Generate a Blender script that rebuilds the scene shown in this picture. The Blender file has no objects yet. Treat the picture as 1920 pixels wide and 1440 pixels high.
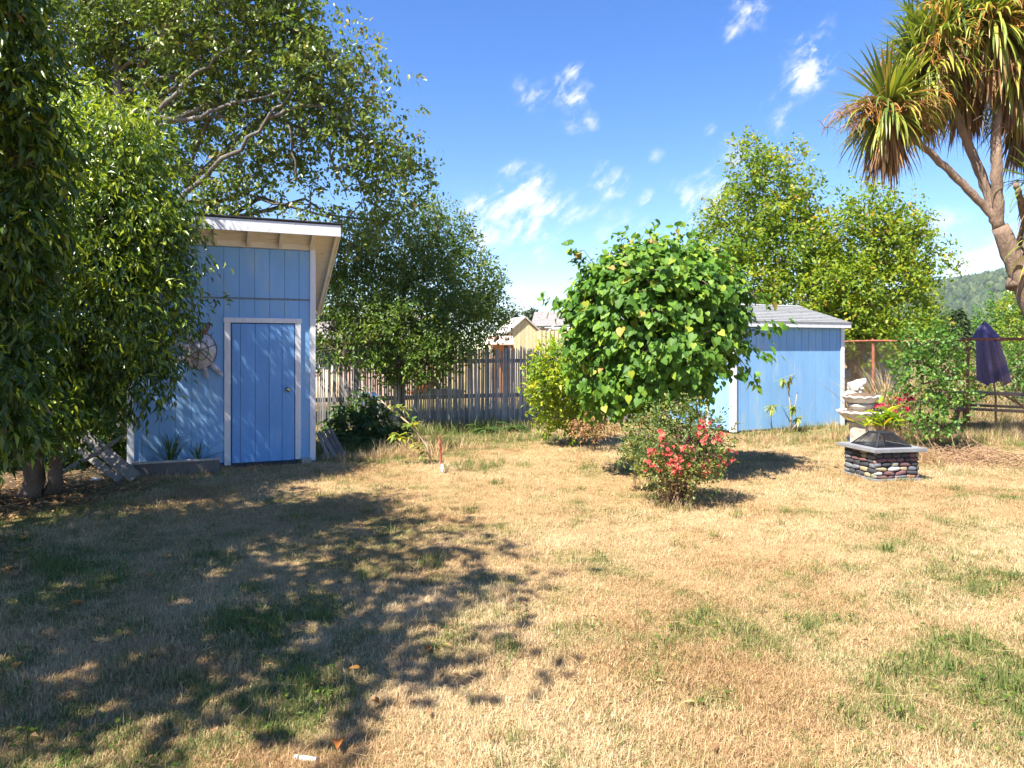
import bpy, bmesh, math, random
import numpy as np
from mathutils import Vector, Matrix, Euler

# ------------------------------------------------------------------ camera, sky, sun, exposure
SC = bpy.context.scene
COL = SC.collection
F_PX, HOR, H = 1331.0, 655.0, 1.65          # focal length and horizon of the 1920 px photograph, eye height


def at(u, v, y):
    return np.array([(u - 960.0) / F_PX * y, y, H + (HOR - v) / F_PX * y])


def gnd(u, v):
    y = H * F_PX / (v - HOR)
    return np.array([(u - 960.0) / F_PX * y, y, 0.0])


cam_d = bpy.data.cameras.new('camera')
cam = bpy.data.objects.new('camera', cam_d)
COL.objects.link(cam)
cam.location = (0, 0, H)
cam.rotation_euler = (math.pi / 2, 0, 0)
cam_d.sensor_width = 36.0
cam_d.lens = 36.0 * F_PX / 1920.0
cam_d.shift_y = (HOR - 720.0) / 1920.0
cam_d.clip_start = 0.05
cam_d.clip_end = 6000
SC.camera = cam

SUN_EL = math.radians(54)
SUN_H = np.array([-0.70, -0.714])           # horizontal direction towards the sun
SUN_AZ = math.atan2(SUN_H[0], SUN_H[1])     # clockwise from +Y
sun_d = bpy.data.lights.new('sun', 'SUN')
sun_d.energy = 4.6
sun_d.angle = math.radians(0.53)
sun_d.color = (1.0, 0.94, 0.84)
sun = bpy.data.objects.new('sun', sun_d)
COL.objects.link(sun)
to_sun = Vector((SUN_H[0] * math.cos(SUN_EL), SUN_H[1] * math.cos(SUN_EL), math.sin(SUN_EL)))
sun.rotation_euler = to_sun.to_track_quat('Z', 'Y').to_euler()
sun.location = (-20, -20, 30)

SC.view_settings.view_transform = 'Standard'
SC.view_settings.look = 'None'
SC.view_settings.gamma = 1.0
SC.view_settings.use_curve_mapping = False
SC.view_settings.exposure = 1.74
SC.render.engine = 'CYCLES'
SC.cycles.max_bounces = 8
SC.cycles.diffuse_bounces = 4
SC.cycles.transmission_bounces = 6
SC.cycles.transparent_max_bounces = 8
SC.cycles.caustics_reflective = False
SC.cycles.caustics_refractive = False

world = bpy.data.worlds.new('World')
SC.world = world
world.use_nodes = True
wt = world.node_tree
wt.nodes.clear()


class NT:
    """Small helper for node trees."""
    def __init__(self, tree):
        self.t = tree

    def n(self, kind, **kw):
        nd = self.t.nodes.new(kind)
        for k, v in kw.items():
            setattr(nd, k, v)
        return nd

    def put(self, sock, val):
        if isinstance(val, bpy.types.NodeSocket):
            self.t.links.new(val, sock)
        elif val is not None:
            if hasattr(sock, 'default_value'):
                dv = sock.default_value
                try:
                    n = len(dv)
                    if isinstance(val, (int, float)):
                        val = [val] * n
                    val = list(val)
                    if n == 4 and len(val) == 3:
                        val = val + [1.0]
                except TypeError:
                    pass
                sock.default_value = val

    def math(self, op, a, b=None, c=None, clamp=False):
        nd = self.n('ShaderNodeMath', operation=op, use_clamp=clamp)
        self.put(nd.inputs[0], a)
        self.put(nd.inputs[1], b)
        if c is not None:
            self.put(nd.inputs[2], c)
        return nd.outputs[0]

    def vmath(self, op, a, b=None):
        nd = self.n('ShaderNodeVectorMath', operation=op)
        self.put(nd.inputs[0], a)
        if b is not None:
            self.put(nd.inputs[1], b)
        return nd.outputs['Value'] if op in ('DISTANCE', 'LENGTH', 'DOT_PRODUCT') else nd.outputs[0]

    def rng(self, v, a, b, c=0.0, d=1.0, kind='SMOOTHSTEP'):
        nd = self.n('ShaderNodeMapRange', interpolation_type=kind)
        nd.clamp = True
        for i, x in enumerate((v, a, b, c, d)):
            self.put(nd.inputs[i], x)
        return nd.outputs[0]

    def mix(self, f, a, b, blend='MIX'):
        nd = self.n('ShaderNodeMix', data_type='RGBA', blend_type=blend)
        self.put(nd.inputs[0], f)
        self.put(nd.inputs[6], a)
        self.put(nd.inputs[7], b)
        return nd.outputs[2]

    def noise(self, vec, scale, detail=4.0, rough=0.55, dist=0.0):
        nd = self.n('ShaderNodeTexNoise')
        self.put(nd.inputs['Vector'], vec)
        self.put(nd.inputs['Scale'], scale)
        self.put(nd.inputs['Detail'], detail)
        self.put(nd.inputs['Roughness'], rough)
        self.put(nd.inputs['Distortion'], dist)
        return nd.outputs[0]

    def ramp(self, f, stops):
        nd = self.n('ShaderNodeValToRGB')
        cr = nd.color_ramp
        while len(cr.elements) < len(stops):
            cr.elements.new(0.5)
        for e, (p, c) in zip(cr.elements, stops):
            e.position = p
            e.color = tuple(c) + (1.0,) if len(c) == 3 else c
        self.put(nd.inputs[0], f)
        return nd.outputs[0]


# the sky: physical daylight with a few broken fair-weather clouds, laid out by direction
w = NT(wt)
sky = w.n('ShaderNodeTexSky', sky_type='NISHITA')
sky.sun_disc = False
sky.sun_elevation = SUN_EL
sky.sun_rotation = SUN_AZ
sky.altitude = 20
sky.air_density = 1.0
sky.dust_density = 0.12
sky.ozone_density = 3.0
tc = w.n('ShaderNodeTexCoord')
dirv = tc.outputs['Generated']
sep = w.n('ShaderNodeSeparateXYZ')
w.put(sep.inputs[0], dirv)
dx, dy, dz = sep.outputs
ysafe = w.math('MAXIMUM', dy, 0.05)
comb = w.n('ShaderNodeCombineXYZ')
w.put(comb.inputs[0], w.math('DIVIDE', dx, ysafe))
w.put(comb.inputs[1], w.math('DIVIDE', dz, ysafe))
pl = comb.outputs[0]
CLOUDS = [(990, 184, 28, .8), (1012, 172, 22, .8), (1062, 172, 28, .95), (1083, 146, 24, .95), (1095, 215, 26, .55), (1078, 240, 18, .5),
          (925, 385, 38, 1), (965, 358, 42, 1.1), (1002, 338, 26, 1), (893, 395, 24, .8), (985, 430, 55, .95), (1015, 395, 45, .95),
          (1050, 380, 28, .9), (1075, 405, 34, .7), (905, 447, 34, .85), (1135, 345, 30, .85), (1155, 325, 18, .8), (1205, 375, 24, .75),
          (1290, 378, 36, 1), (1335, 368, 42, 1), (1505, 140, 40, 1), (1530, 105, 38, 1.05), (1548, 85, 22, .9), (1485, 165, 26, .75),
          (1400, 25, 34, .8), (1370, 55, 26, .75), (1418, 12, 22, .7), (1545, 45, 26, .5), (1470, 195, 34, .55), (1465, 235, 24, .6),
          (1380, 300, 34, .6), (1130, 418, 36, .6), (1188, 422, 32, .6), (1800, 480, 60, .9), (1860, 500, 70, 1), (1775, 430, 40, .7),
          (1900, 440, 50, .7), (1705, 300, 24, .5), (1640, 318, 24, .5), (1010, 470, 30, .6), (1330, 240, 18, .45), (1180, 580, 120, .45),
          (985, 585, 60, .5), (1240, 300, 18, .4)]
warp = w.noise(dirv, 22.0, 3.0)
wv = w.n('ShaderNodeCombineXYZ')
w.put(wv.inputs[0], w.math('MULTIPLY_ADD', warp, 0.05, -0.025))
w.put(wv.inputs[1], w.math('MULTIPLY_ADD', warp, -0.04, 0.02))
plw = w.vmath('ADD', pl, wv.outputs[0])
acc = None
for (u, v, r, s) in CLOUDS:
    d = w.vmath('DISTANCE', plw, ((u - 960) / F_PX, (HOR - v) / F_PX, 0))
    m = w.rng(d, r * 1.95 / F_PX, 0.0, 0.0, s)
    acc = m if acc is None else w.math('MAXIMUM', acc, m)
front = w.rng(dy, 0.25, 0.4)
acc = w.math('MULTIPLY', acc, front)
gen = w.rng(w.noise(dirv, 3.2, 2.0), 0.56, 0.72, 0.0, 0.8)      # the same scattered clouds all round
gen = w.math('MULTIPLY', gen, w.math('SUBTRACT', 1.0, front))
acc = w.math('MAXIMUM', acc, gen)
rot = w.n('ShaderNodeMapping')
rot.inputs['Rotation'].default_value = (0, math.radians(42), 0)
w.put(rot.inputs['Vector'], dirv)
stretch_ = w.n('ShaderNodeMapping')
stretch_.inputs['Scale'].default_value = (0.55, 0.9, 1.25)
w.put(stretch_.inputs['Vector'], rot.outputs[0])
fb = w.noise(stretch_.outputs[0], 32.0, 10.0, 0.68, 0.25)
dens = w.math('MULTIPLY', acc, w.rng(fb, 0.38, 0.70, 0.0, 1.75, 'LINEAR'))
dens = w.rng(dens, 0.10, 1.15)
dens = w.math('MULTIPLY', dens, w.rng(dz, 0.0, 0.03))
skyc = w.n('ShaderNodeHueSaturation')
skyc.inputs['Hue'].default_value = 0.512
skyc.inputs['Saturation'].default_value = 1.3
w.put(skyc.inputs['Color'], sky.outputs[0])
mixc = w.mix(w.math('MULTIPLY', dens, 0.92), skyc.outputs[0], (4.6, 4.75, 5.0))
bg = w.n('ShaderNodeBackground')
bg.inputs['Strength'].default_value = 0.076
w.put(bg.inputs['Color'], mixc)
wo = w.n('ShaderNodeOutputWorld')
w.put(wo.inputs[0], bg.outputs[0])

# ------------------------------------------------------------------ general helpers


def tag(o, label=None, cat=None, group=None, kind=None):
    if label:
        o['label'] = label
    if cat:
        o['category'] = cat
    if group:
        o['group'] = group
    if kind:
        o['kind'] = kind
    return o


def root(name, loc, label, cat, rotz=0.0, group=None):
    o = bpy.data.objects.new(name, None)
    COL.objects.link(o)
    o.empty_display_size = 0.2
    o.location = loc
    o.rotation_euler = (0, 0, rotz)
    return tag(o, label, cat, group)


def link(name, me, parent=None):
    o = bpy.data.objects.new(name, me)
    COL.objects.link(o)
    if parent is not None:
        o.parent = parent
    return o


class MB:
    """Collects vertices and faces and links them as one mesh object."""
    def __init__(self):
        self.v, self.f, self.a, self.n, self.soft = [], [], [], 0, False

    def add(self, V, F, a=0.5):
        V = np.asarray(V, dtype=np.float64).reshape(-1, 3)
        self.v.append(V)
        Fs = F if isinstance(F, list) and len(F) and isinstance(F[0], np.ndarray) else [np.asarray(F, dtype=np.int64)]
        for f in Fs:
            if len(f):
                self.f.append(f + self.n)
        self.a.append(np.full(len(V), a) if np.isscalar(a) else np.asarray(a))
        self.n += len(V)
        return self

    def box(self, x0, x1, y0, y1, z0, z1, a=0.5):
        V = [(x, y, z) for z in (z0, z1) for y in (y0, y1) for x in (x0, x1)]
        F = [(0, 2, 3, 1), (4, 5, 7, 6), (0, 1, 5, 4), (2, 6, 7, 3), (0, 4, 6, 2), (1, 3, 7, 5)]
        return self.add(V, F, a)

    def bar(self, p, q, wd, th, up=(0, 0, 1), a=0.5):
        """A straight bar of section wd x th from p to q."""
        p, q = np.array(p, float), np.array(q, float)
        t = (q - p) / np.linalg.norm(q - p)
        x = np.cross(t, up)
        if np.linalg.norm(x) < 1e-6:
            x = np.array([1.0, 0, 0])
        x /= np.linalg.norm(x)
        y = np.cross(x, t)
        V = [c + x * sx * wd / 2 + y * sy * th / 2 for c in (p, q) for sy in (-1, 1) for sx in (-1, 1)]
        F = [(0, 2, 3, 1), (4, 5, 7, 6), (0, 1, 5, 4), (2, 6, 7, 3), (0, 4, 6, 2), (1, 3, 7, 5)]
        return self.add(V, F, a)

    def tube(self, pts, rad, k=6, a=0.5, cap=True):
        P = np.asarray(pts, float)
        n = len(P)
        R = np.full(n, rad) if np.isscalar(rad) else np.asarray(rad, float)
        T = np.gradient(P, axis=0)
        T /= np.linalg.norm(T, axis=1, keepdims=True) + 1e-12
        ref = np.array([0, 0, 1.0]) if abs(T[0, 2]) < 0.9 else np.array([1.0, 0, 0])
        X = np.cross(T, ref)
        X /= np.linalg.norm(X, axis=1, keepdims=True) + 1e-12
        Y = np.cross(T, X)
        an = np.arange(k) * 2 * math.pi / k
        V = P[:, None] + R[:, None, None] * (X[:, None] * np.cos(an)[None, :, None] + Y[:, None] * np.sin(an)[None, :, None])
        i = np.arange(n - 1)[:, None] * k
        j = np.arange(k)[None]
        j2 = (j + 1) % k
        Fq = np.stack([i + j, i + j2, i + k + j2, i + k + j], -1).reshape(-1, 4)
        fs = [Fq]
        if cap:
            fs += [np.arange(k)[None, ::-1], (np.arange(k) + (n - 1) * k)[None]]
        return self.add(V.reshape(-1, 3), fs, a)

    def lathe(self, prof, k=24, fn=None, a=0.5, center=(0, 0, 0)):
        prof = np.asarray(prof, float)
        n = len(prof)
        an = np.arange(k) * 2 * math.pi / k
        r = prof[:, 0][:, None] * np.ones(k)[None]
        z = prof[:, 1][:, None] * np.ones(k)[None]
        if fn is not None:
            r, z = fn(r, z, an[None], np.arange(n)[:, None])
        V = np.stack([r * np.cos(an), r * np.sin(an), z], -1).reshape(-1, 3) + np.array(center)
        i = np.arange(n - 1)[:, None] * k
        j = np.arange(k)[None]
        j2 = (j + 1) % k
        Fq = np.stack([i + j, i + j2, i + k + j2, i + k + j], -1).reshape(-1, 4)
        return self.add(V, [Fq, np.arange(k)[None, ::-1], (np.arange(k) + (n - 1) * k)[None]], a)

    def mesh(self, name, mat, off=None, smooth=False):
        V = np.concatenate(self.v) if self.v else np.zeros((0, 3))
        if off is not None:
            V = V - np.asarray(off, float)
        me = bpy.data.meshes.new(name)
        me.vertices.add(len(V))
        me.vertices.foreach_set('co', V.astype(np.float32).ravel())
        tot = np.concatenate([np.full(len(f), f.shape[1]) for f in self.f])
        lp = np.concatenate([f.ravel() for f in self.f])
        me.loops.add(len(lp))
        me.loops.foreach_set('vertex_index', lp.astype(np.int32))
        me.polygons.add(len(tot))
        st = np.concatenate([[0], np.cumsum(tot)[:-1]])
        me.polygons.foreach_set('loop_start', st.astype(np.int32))
        me.polygons.foreach_set('use_smooth', np.full(len(tot), bool(smooth or self.soft)))
        me.update(calc_edges=True)
        at_ = me.attributes.new('rnd', 'FLOAT', 'POINT')
        at_.data.foreach_set('value', np.concatenate(self.a).astype(np.float32))
        if mat is not None:
            me.materials.append(mat)
        return me

    def build(self, name, mat, parent=None, off=None, smooth=False):
        return link(name, self.mesh(name, mat, off, smooth), parent)


def unit(v):
    v = np.asarray(v, float)
    return v / (np.linalg.norm(v, axis=-1, keepdims=True) + 1e-12)


def vnoise(x, y, seed=0):
    """Cheap smooth 2-D value noise in [0, 1]."""
    x = np.asarray(x, float)
    y = np.asarray(y, float)
    xi, yi = np.floor(x).astype(np.int64), np.floor(y).astype(np.int64)
    fx, fy = x - xi, y - yi
    fx, fy = fx * fx * (3 - 2 * fx), fy * fy * (3 - 2 * fy)

    def hsh(a, b):
        n = (a * 374761393 + b * 668265263 + seed * 982451653) & 0x7fffffff
        n = ((n ^ (n >> 13)) * 1274126177) & 0x7fffffff
        return ((n ^ (n >> 16)) & 0xffff) / 65535.0
    a, b, c, d = hsh(xi, yi), hsh(xi + 1, yi), hsh(xi, yi + 1), hsh(xi + 1, yi + 1)
    return (a * (1 - fx) + b * fx) * (1 - fy) + (c * (1 - fx) + d * fx) * fy


def fbm(x, y, seed=0, o=4):
    s, a, t = 0.0, 1.0, 0.0
    for i in range(o):
        s = s + a * vnoise(np.asarray(x) * 2 ** i + 17.3 * i, np.asarray(y) * 2 ** i - 9.1 * i, seed + i)
        t += a
        a *= 0.5
    return s / t


# ------------------------------------------------------------------ materials
MATS = {}


def surf(name, col, rough=0.8, var=0.25, scale=6.0, bump=0.3, bscale=60.0, stretch=(1, 1, 1), metal=0.0, spec=0.3,
         dirt=None, dirt_amt=0.0, dirt_scale=3.0, attr=0.0, bdist=0.004, world_co=False):
    """Painted / wooden / stone surface: base colour with grain, patches of wear and fine relief."""
    m = bpy.data.materials.new(name)
    m.use_nodes = True
    t = NT(m.node_tree)
    m.node_tree.nodes.clear()
    if world_co:
        co = t.n('ShaderNodeNewGeometry').outputs['Position']
    else:
        co = t.n('ShaderNodeTexCoord').outputs['Object']
    mp = t.n('ShaderNodeMapping')
    mp.inputs['Scale'].default_value = stretch
    t.put(mp.inputs['Vector'], co)
    co = mp.outputs[0]
    c = np.array(col)
    n1 = t.noise(co, scale, 5.0, 0.6)
    base = t.mix(t.rng(n1, 0.3, 0.7, 0, 1, 'LINEAR'), tuple(c * (1 - var)), tuple(np.minimum(c * (1 + var), 0.95)))
    if dirt is not None:
        n2 = t.noise(co, dirt_scale, 7.0, 0.7)
        base = t.mix(t.rng(n2, 0.62 - dirt_amt * 0.3, 0.72 - dirt_amt * 0.1), base, dirt)
    if attr:
        a = t.n('ShaderNodeObjectInfo').outputs['Random']
        f = t.math('MULTIPLY_ADD', a, 2 * attr, 1 - attr)
        base = t.mix(1.0, base, f, 'MULTIPLY')
    p = t.n('ShaderNodeBsdfPrincipled')
    t.put(p.inputs['Base Color'], base)
    p.inputs['Roughness'].default_value = rough
    p.inputs['Metallic'].default_value = metal
    p.inputs['Specular IOR Level'].default_value = spec
    if bump:
        b = t.n('ShaderNodeBump')
        b.inputs['Strength'].default_value = bump
        b.inputs['Distance'].default_value = bdist
        t.put(b.inputs['Height'], t.noise(co, bscale, 4.0, 0.65))
        t.put(p.inputs['Normal'], b.outputs[0])
    o = t.n('ShaderNodeOutputMaterial')
    t.put(o.inputs[0], p.outputs[0])
    MATS[name] = m
    return m


def leafmat(name, stops, trans=0.35, rough=0.45, spec=0.35, src='attr', patch=None, patch_scale=0.8, warm=(1.25, 1.3, 0.7)):
    """Foliage: hue by leaf (attribute 'rnd' or the object's own random), thin-leaf translucency."""
    m = bpy.data.materials.new(name)
    m.use_nodes = True
    t = NT(m.node_tree)
    m.node_tree.nodes.clear()
    if src == 'attr':
        a = t.n('ShaderNodeAttribute')
        a.attribute_name = 'rnd'
        f = a.outputs['Fac']
    else:
        f = t.n('ShaderNodeObjectInfo').outputs['Random']
    geo = t.n('ShaderNodeNewGeometry')
    if patch:
        nz = t.noise(geo.outputs['Position'], patch_scale, 3.0)
        f = t.math('ADD', f, t.math('MULTIPLY_ADD', nz, patch, -patch * 0.5), clamp=True)
    c = t.ramp(f, stops)
    p = t.n('ShaderNodeBsdfPrincipled')
    t.put(p.inputs['Base Color'], c)
    p.inputs['Roughness'].default_value = rough
    p.inputs['Specular IOR Level'].default_value = spec
    tr = t.n('ShaderNodeBsdfTranslucent')
    t.put(tr.inputs['Color'], t.mix(1.0, c, warm, 'MULTIPLY'))
    mx = t.n('ShaderNodeMixShader')
    mx.inputs[0].default_value = trans
    t.put(mx.inputs[1], p.outputs[0])
    t.put(mx.inputs[2], tr.outputs[0])
    o = t.n('ShaderNodeOutputMaterial')
    t.put(o.inputs[0], mx.outputs[0])
    MATS[name] = m
    return m


BLUE = (0.218, 0.425, 0.70)
blue = surf('blue_siding_paint', BLUE, 0.75, 0.07, 2.2, 0.45, 60, (1.6, 1.6, .5), dirt=(0.31, 0.47, 0.64), dirt_amt=0.42, dirt_scale=2.6, attr=0.03, world_co=True)
blue_door = surf('blue_door_paint', (0.16, 0.36, 0.70), 0.6, 0.07, 2.2, 0.4, 60, (1.6, 1.6, .5), dirt=(0.22, 0.42, 0.70), dirt_amt=0.35, dirt_scale=3, attr=0.02, world_co=True)
dark_gap = surf('dark_gap', (0.08, 0.17, 0.32), 0.95, 0.2, 8, 0)
light_gap = surf('pale_groove', (0.36, 0.52, 0.70), 0.95, 0.1, 8, 0)
weather_gap = surf('weathered_joint', (0.17, 0.21, 0.25), 0.95, 0.3, 20, 0.4)
white = surf('white_trim_paint', (0.72, 0.73, 0.76), 0.7, 0.08, 5, 0.35, 70, (4, 4, 1), dirt=(0.42, 0.41, 0.38), dirt_amt=0.15, dirt_scale=9)
cream_soffit = surf('cream_soffit', (0.70, 0.64, 0.54), 0.85, 0.08, 5, 0.3, 50, (1, 5, 1), dirt=(0.45, 0.38, 0.28), dirt_amt=0.15)
felt = surf('roof_felt', (0.06, 0.06, 0.065), 0.95, 0.3, 20, 0.6, 200)
shingle = surf('grey_shingle', (0.26, 0.265, 0.27), 0.95, 0.22, 14, 0.8, 160, (3, 1, 1), dirt=(0.16, 0.16, 0.15), dirt_amt=0.35, dirt_scale=5, attr=0.10)
brass = surf('brass', (0.55, 0.42, 0.22), 0.3, 0.1, 10, 0, metal=1.0)
greywood = surf('grey_weathered_wood', (0.19, 0.172, 0.155), 0.95, 0.35, 10, 0.7, 60, (8, 8, 1), attr=0.3)
slatwood = surf('grey_picket_wood', (0.29, 0.275, 0.26), 0.95, 0.35, 9, 0.7, 50, (8, 8, 0.8), attr=0.35)
brownwood = surf('brown_wood', (0.27, 0.14, 0.08), 0.85, 0.35, 8, 0.6, 60, (1, 6, 6), dirt=(0.33, 0.25, 0.2), dirt_amt=0.25, attr=0.15)
palewood = surf('pale_old_wood', (0.46, 0.43, 0.38), 0.9, 0.25, 8, 0.6, 60, (8, 8, 1), attr=0.2)
rust = surf('rusty_steel', (0.30, 0.10, 0.055), 0.9, 0.4, 18, 0.5, 140, dirt=(0.14, 0.06, 0.04), dirt_amt=0.4, dirt_scale=10)
wire = surf('rusted_wire', (0.22, 0.15, 0.11), 0.8, 0.3, 20, 0)
bark_grey = surf('grey_bark', (0.14, 0.125, 0.105), 0.95, 0.4, 9, 1.0, 40, (1, 1, 0.5), dirt=(0.28, 0.27, 0.24), dirt_amt=0.35, dirt_scale=4, bdist=0.02)
bark_brown = surf('brown_bark', (0.14, 0.10, 0.07), 0.95, 0.4, 9, 1.0, 40, (1, 1, 0.4), bdist=0.02)
bark_cord = surf('cordyline_bark', (0.23, 0.16, 0.115), 0.95, 0.35, 7, 1.0, 30, (1, 1, 0.35), dirt=(0.17, 0.12, 0.09), dirt_amt=0.35, dirt_scale=9, bdist=0.03)
twig_brown = surf('dry_twig', (0.28, 0.17, 0.10), 0.95, 0.4, 15, 0)
twig_pale = surf('pale_stem', (0.45, 0.33, 0.22), 0.9, 0.3, 12, 0.3, 80)
concrete = surf('grey_concrete_slab', (0.20, 0.205, 0.215), 0.9, 0.18, 8, 0.5, 90, dirt=(0.20, 0.20, 0.20), dirt_amt=0.3)
castwhite = surf('weathered_white_cast_stone', (0.66, 0.63, 0.57), 0.9, 0.15, 9, 0.7, 60, dirt=(0.36, 0.31, 0.24), dirt_amt=0.45, dirt_scale=5)
caststone = surf('tan_cast_stone', (0.46, 0.41, 0.34), 0.95, 0.2, 9, 0.7, 70, dirt=(0.30, 0.26, 0.21), dirt_amt=0.4, dirt_scale=6)
soilm = surf('dark_soil', (0.15, 0.10, 0.07), 1.0, 0.4, 14, 1.0, 60, bdist=0.02)
blackmetal = surf('black_metal', (0.03, 0.032, 0.036), 0.5, 0.2, 20, 0, metal=0.3)
greymetal = surf('weathered_grey_metal', (0.46, 0.45, 0.48), 0.6, 0.35, 14, 0.4, 60, metal=0.35, dirt=(0.30, 0.18, 0.12), dirt_amt=0.3)
redmetal = surf('rust_red_metal', (0.24, 0.14, 0.12), 0.7, 0.3, 14, 0.3)
purple = surf('purple_canvas', (0.115, 0.095, 0.20), 0.9, 0.22, 8, 0.4, 120, (1, 1, 0.5), dirt=(0.20, 0.16, 0.36), dirt_amt=0.2)
cream_paint = surf('cream_board', (0.62, 0.52, 0.30), 0.85, 0.15, 6, 0.3, 40, (3, 3, 1), attr=0.1)
tan_board = surf('tan_board', (0.45, 0.34, 0.22), 0.9, 0.25, 6, 0.3, 40, (4, 4, 1), attr=0.15)
orangewood = surf('orange_brown_board', (0.45, 0.21, 0.08), 0.85, 0.2, 6, 0.3, 40, (4, 4, 1), attr=0.12)
pinkroof = surf('faded_pink_roofing', (0.60, 0.40, 0.31), 0.9, 0.15, 6, 0.3, 40)
pinkwall = surf('pinkish_siding', (0.50, 0.36, 0.30), 0.9, 0.15, 5, 0.3, 40, attr=0.08)
greyroof = surf('grey_brown_roof', (0.23, 0.20, 0.19), 0.9, 0.25, 6, 0.4, 40)
glassm = surf('window_glass', (0.06, 0.08, 0.10), 0.08, 0.1, 4, 0, spec=0.8)
orange = surf('orange_plastic', (0.75, 0.16, 0.03), 0.5, 0.15, 8, 0.2, 40)
bluetarp = surf('blue_plastic', (0.10, 0.24, 0.50), 0.5, 0.2, 8, 0.3, 40)
polegrey = surf('pale_grey_pole', (0.55, 0.53, 0.50), 0.9, 0.15, 6, 0.3, 40, (4, 4, 1))
whiteplastic = surf('white_plastic', (0.75, 0.76, 0.78), 0.4, 0.06, 8, 0)
greyrock = surf('pale_grey_rock', (0.38, 0.38, 0.40), 0.95, 0.3, 5, 0.8, 30, bdist=0.02)
cable = surf('black_cable', (0.03, 0.03, 0.035), 0.6, 0.1, 5, 0)
STONES = [surf('stone_' + nm, c, 0.8, 0.25, 20, 0.5, 90) for nm, c in (
    ('charcoal', (0.05, 0.052, 0.06)), ('plum', (0.16, 0.085, 0.085)), ('tan', (0.33, 0.27, 0.165)), ('pale', (0.46, 0.45, 0.43)),
    ('slate', (0.15, 0.16, 0.18)), ('olive', (0.23, 0.235, 0.17)), ('rust', (0.25, 0.13, 0.10)))]
mortar = surf('dark_mortar', (0.045, 0.042, 0.042), 1.0, 0.3, 20, 0.6, 90)
redflower = leafmat('coral_red_petal', [(0, (0.60, 0.06, 0.06)), (0.6, (0.74, 0.15, 0.13)), (1, (0.80, 0.28, 0.18))], 0.3, src='obj', warm=(1.1, 1, 1))
purpleflower = leafmat('plum_petal', [(0, (0.14, 0.015, 0.06)), (1, (0.30, 0.03, 0.12))], 0.3, src='obj', warm=(1.1, 1, 1))
pinkflower = leafmat('crimson_petal', [(0, (0.60, 0.02, 0.08)), (1, (0.72, 0.06, 0.16))], 0.3, src='obj', warm=(1.1, 1, 1))

LM = {}


def leaf_pair(name, stops, **kw):
    LM[name] = (leafmat(name, stops, **kw), leafmat(name + '_single', stops, src='obj', **kw))
    return LM[name]


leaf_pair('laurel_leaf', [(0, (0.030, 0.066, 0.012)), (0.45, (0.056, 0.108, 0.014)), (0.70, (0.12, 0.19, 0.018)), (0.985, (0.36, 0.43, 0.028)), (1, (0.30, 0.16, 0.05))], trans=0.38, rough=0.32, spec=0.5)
leaf_pair('olive_leaf', [(0, (0.06, 0.105, 0.022)), (0.4, (0.115, 0.175, 0.026)), (0.75, (0.20, 0.25, 0.04)), (0.95, (0.32, 0.31, 0.08)), (1, (0.34, 0.21, 0.09))], trans=0.40, rough=0.35, spec=0.5)
leaf_pair('dark_tree_leaf', [(0, (0.045, 0.095, 0.016)), (0.5, (0.085, 0.15, 0.02)), (0.85, (0.16, 0.22, 0.03)), (1, (0.27, 0.28, 0.04))], trans=0.38, rough=0.4)
leaf_pair('yellow_tree_leaf', [(0, (0.09, 0.165, 0.014)), (0.45, (0.16, 0.25, 0.018)), (0.8, (0.30, 0.36, 0.025)), (0.95, (0.50, 0.42, 0.03)), (1, (0.48, 0.24, 0.05))], trans=0.48, rough=0.45, patch=0.5)
leaf_pair('heart_leaf', [(0, (0.06, 0.14, 0.024)), (0.45, (0.105, 0.225, 0.03)), (0.75, (0.19, 0.32, 0.036)), (0.95, (0.36, 0.42, 0.04)), (1, (0.42, 0.26, 0.09))], trans=0.42, rough=0.5, spec=0.28)
leaf_pair('rose_leaf', [(0, (0.05, 0.13, 0.02)), (0.6, (0.10, 0.22, 0.03)), (1, (0.22, 0.32, 0.05))], trans=0.36, rough=0.4)
leaf_pair('yellow_shrub_leaf', [(0, (0.11, 0.22, 0.02)), (0.5, (0.22, 0.33, 0.025)), (0.85, (0.46, 0.48, 0.03)), (1, (0.58, 0.40, 0.03))], trans=0.4)
leaf_pair('fuchsia_leaf', [(0, (0.06, 0.10, 0.035)), (0.5, (0.12, 0.17, 0.05)), (0.85, (0.26, 0.28, 0.05)), (1, (0.36, 0.22, 0.09))], trans=0.36)
leaf_pair('cordyline_leaf', [(0, (0.08, 0.13, 0.03)), (0.3, (0.17, 0.23, 0.035)), (0.65, (0.34, 0.35, 0.05)), (0.9, (0.42, 0.32, 0.07)), (1, (0.22, 0.14, 0.06))], trans=0.25, rough=0.4, spec=0.45)
leaf_pair('dead_leaf', [(0, (0.18, 0.10, 0.05)), (0.6, (0.32, 0.18, 0.08)), (1, (0.45, 0.28, 0.12))], trans=0.2, rough=0.8)
leaf_pair('orange_leaf', [(0, (0.40, 0.14, 0.03)), (1, (0.58, 0.26, 0.05))], trans=0.25, rough=0.6)
leaf_pair('fern_leaf', [(0, (0.035, 0.075, 0.022)), (0.6, (0.065, 0.12, 0.03)), (1, (0.14, 0.19, 0.05))], trans=0.32)
leaf_pair('sapling_leaf', [(0, (0.13, 0.22, 0.04)), (0.6, (0.28, 0.34, 0.06)), (1, (0.5, 0.42, 0.08))], trans=0.4)
leaf_pair('straw', [(0, (0.34, 0.23, 0.11)), (0.6, (0.50, 0.37, 0.19)), (1, (0.62, 0.50, 0.29))], trans=0.3, rough=0.7)
leaf_pair('conifer_leaf', [(0, (0.03, 0.06, 0.022)), (1, (0.08, 0.12, 0.035))], trans=0.2)
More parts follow.
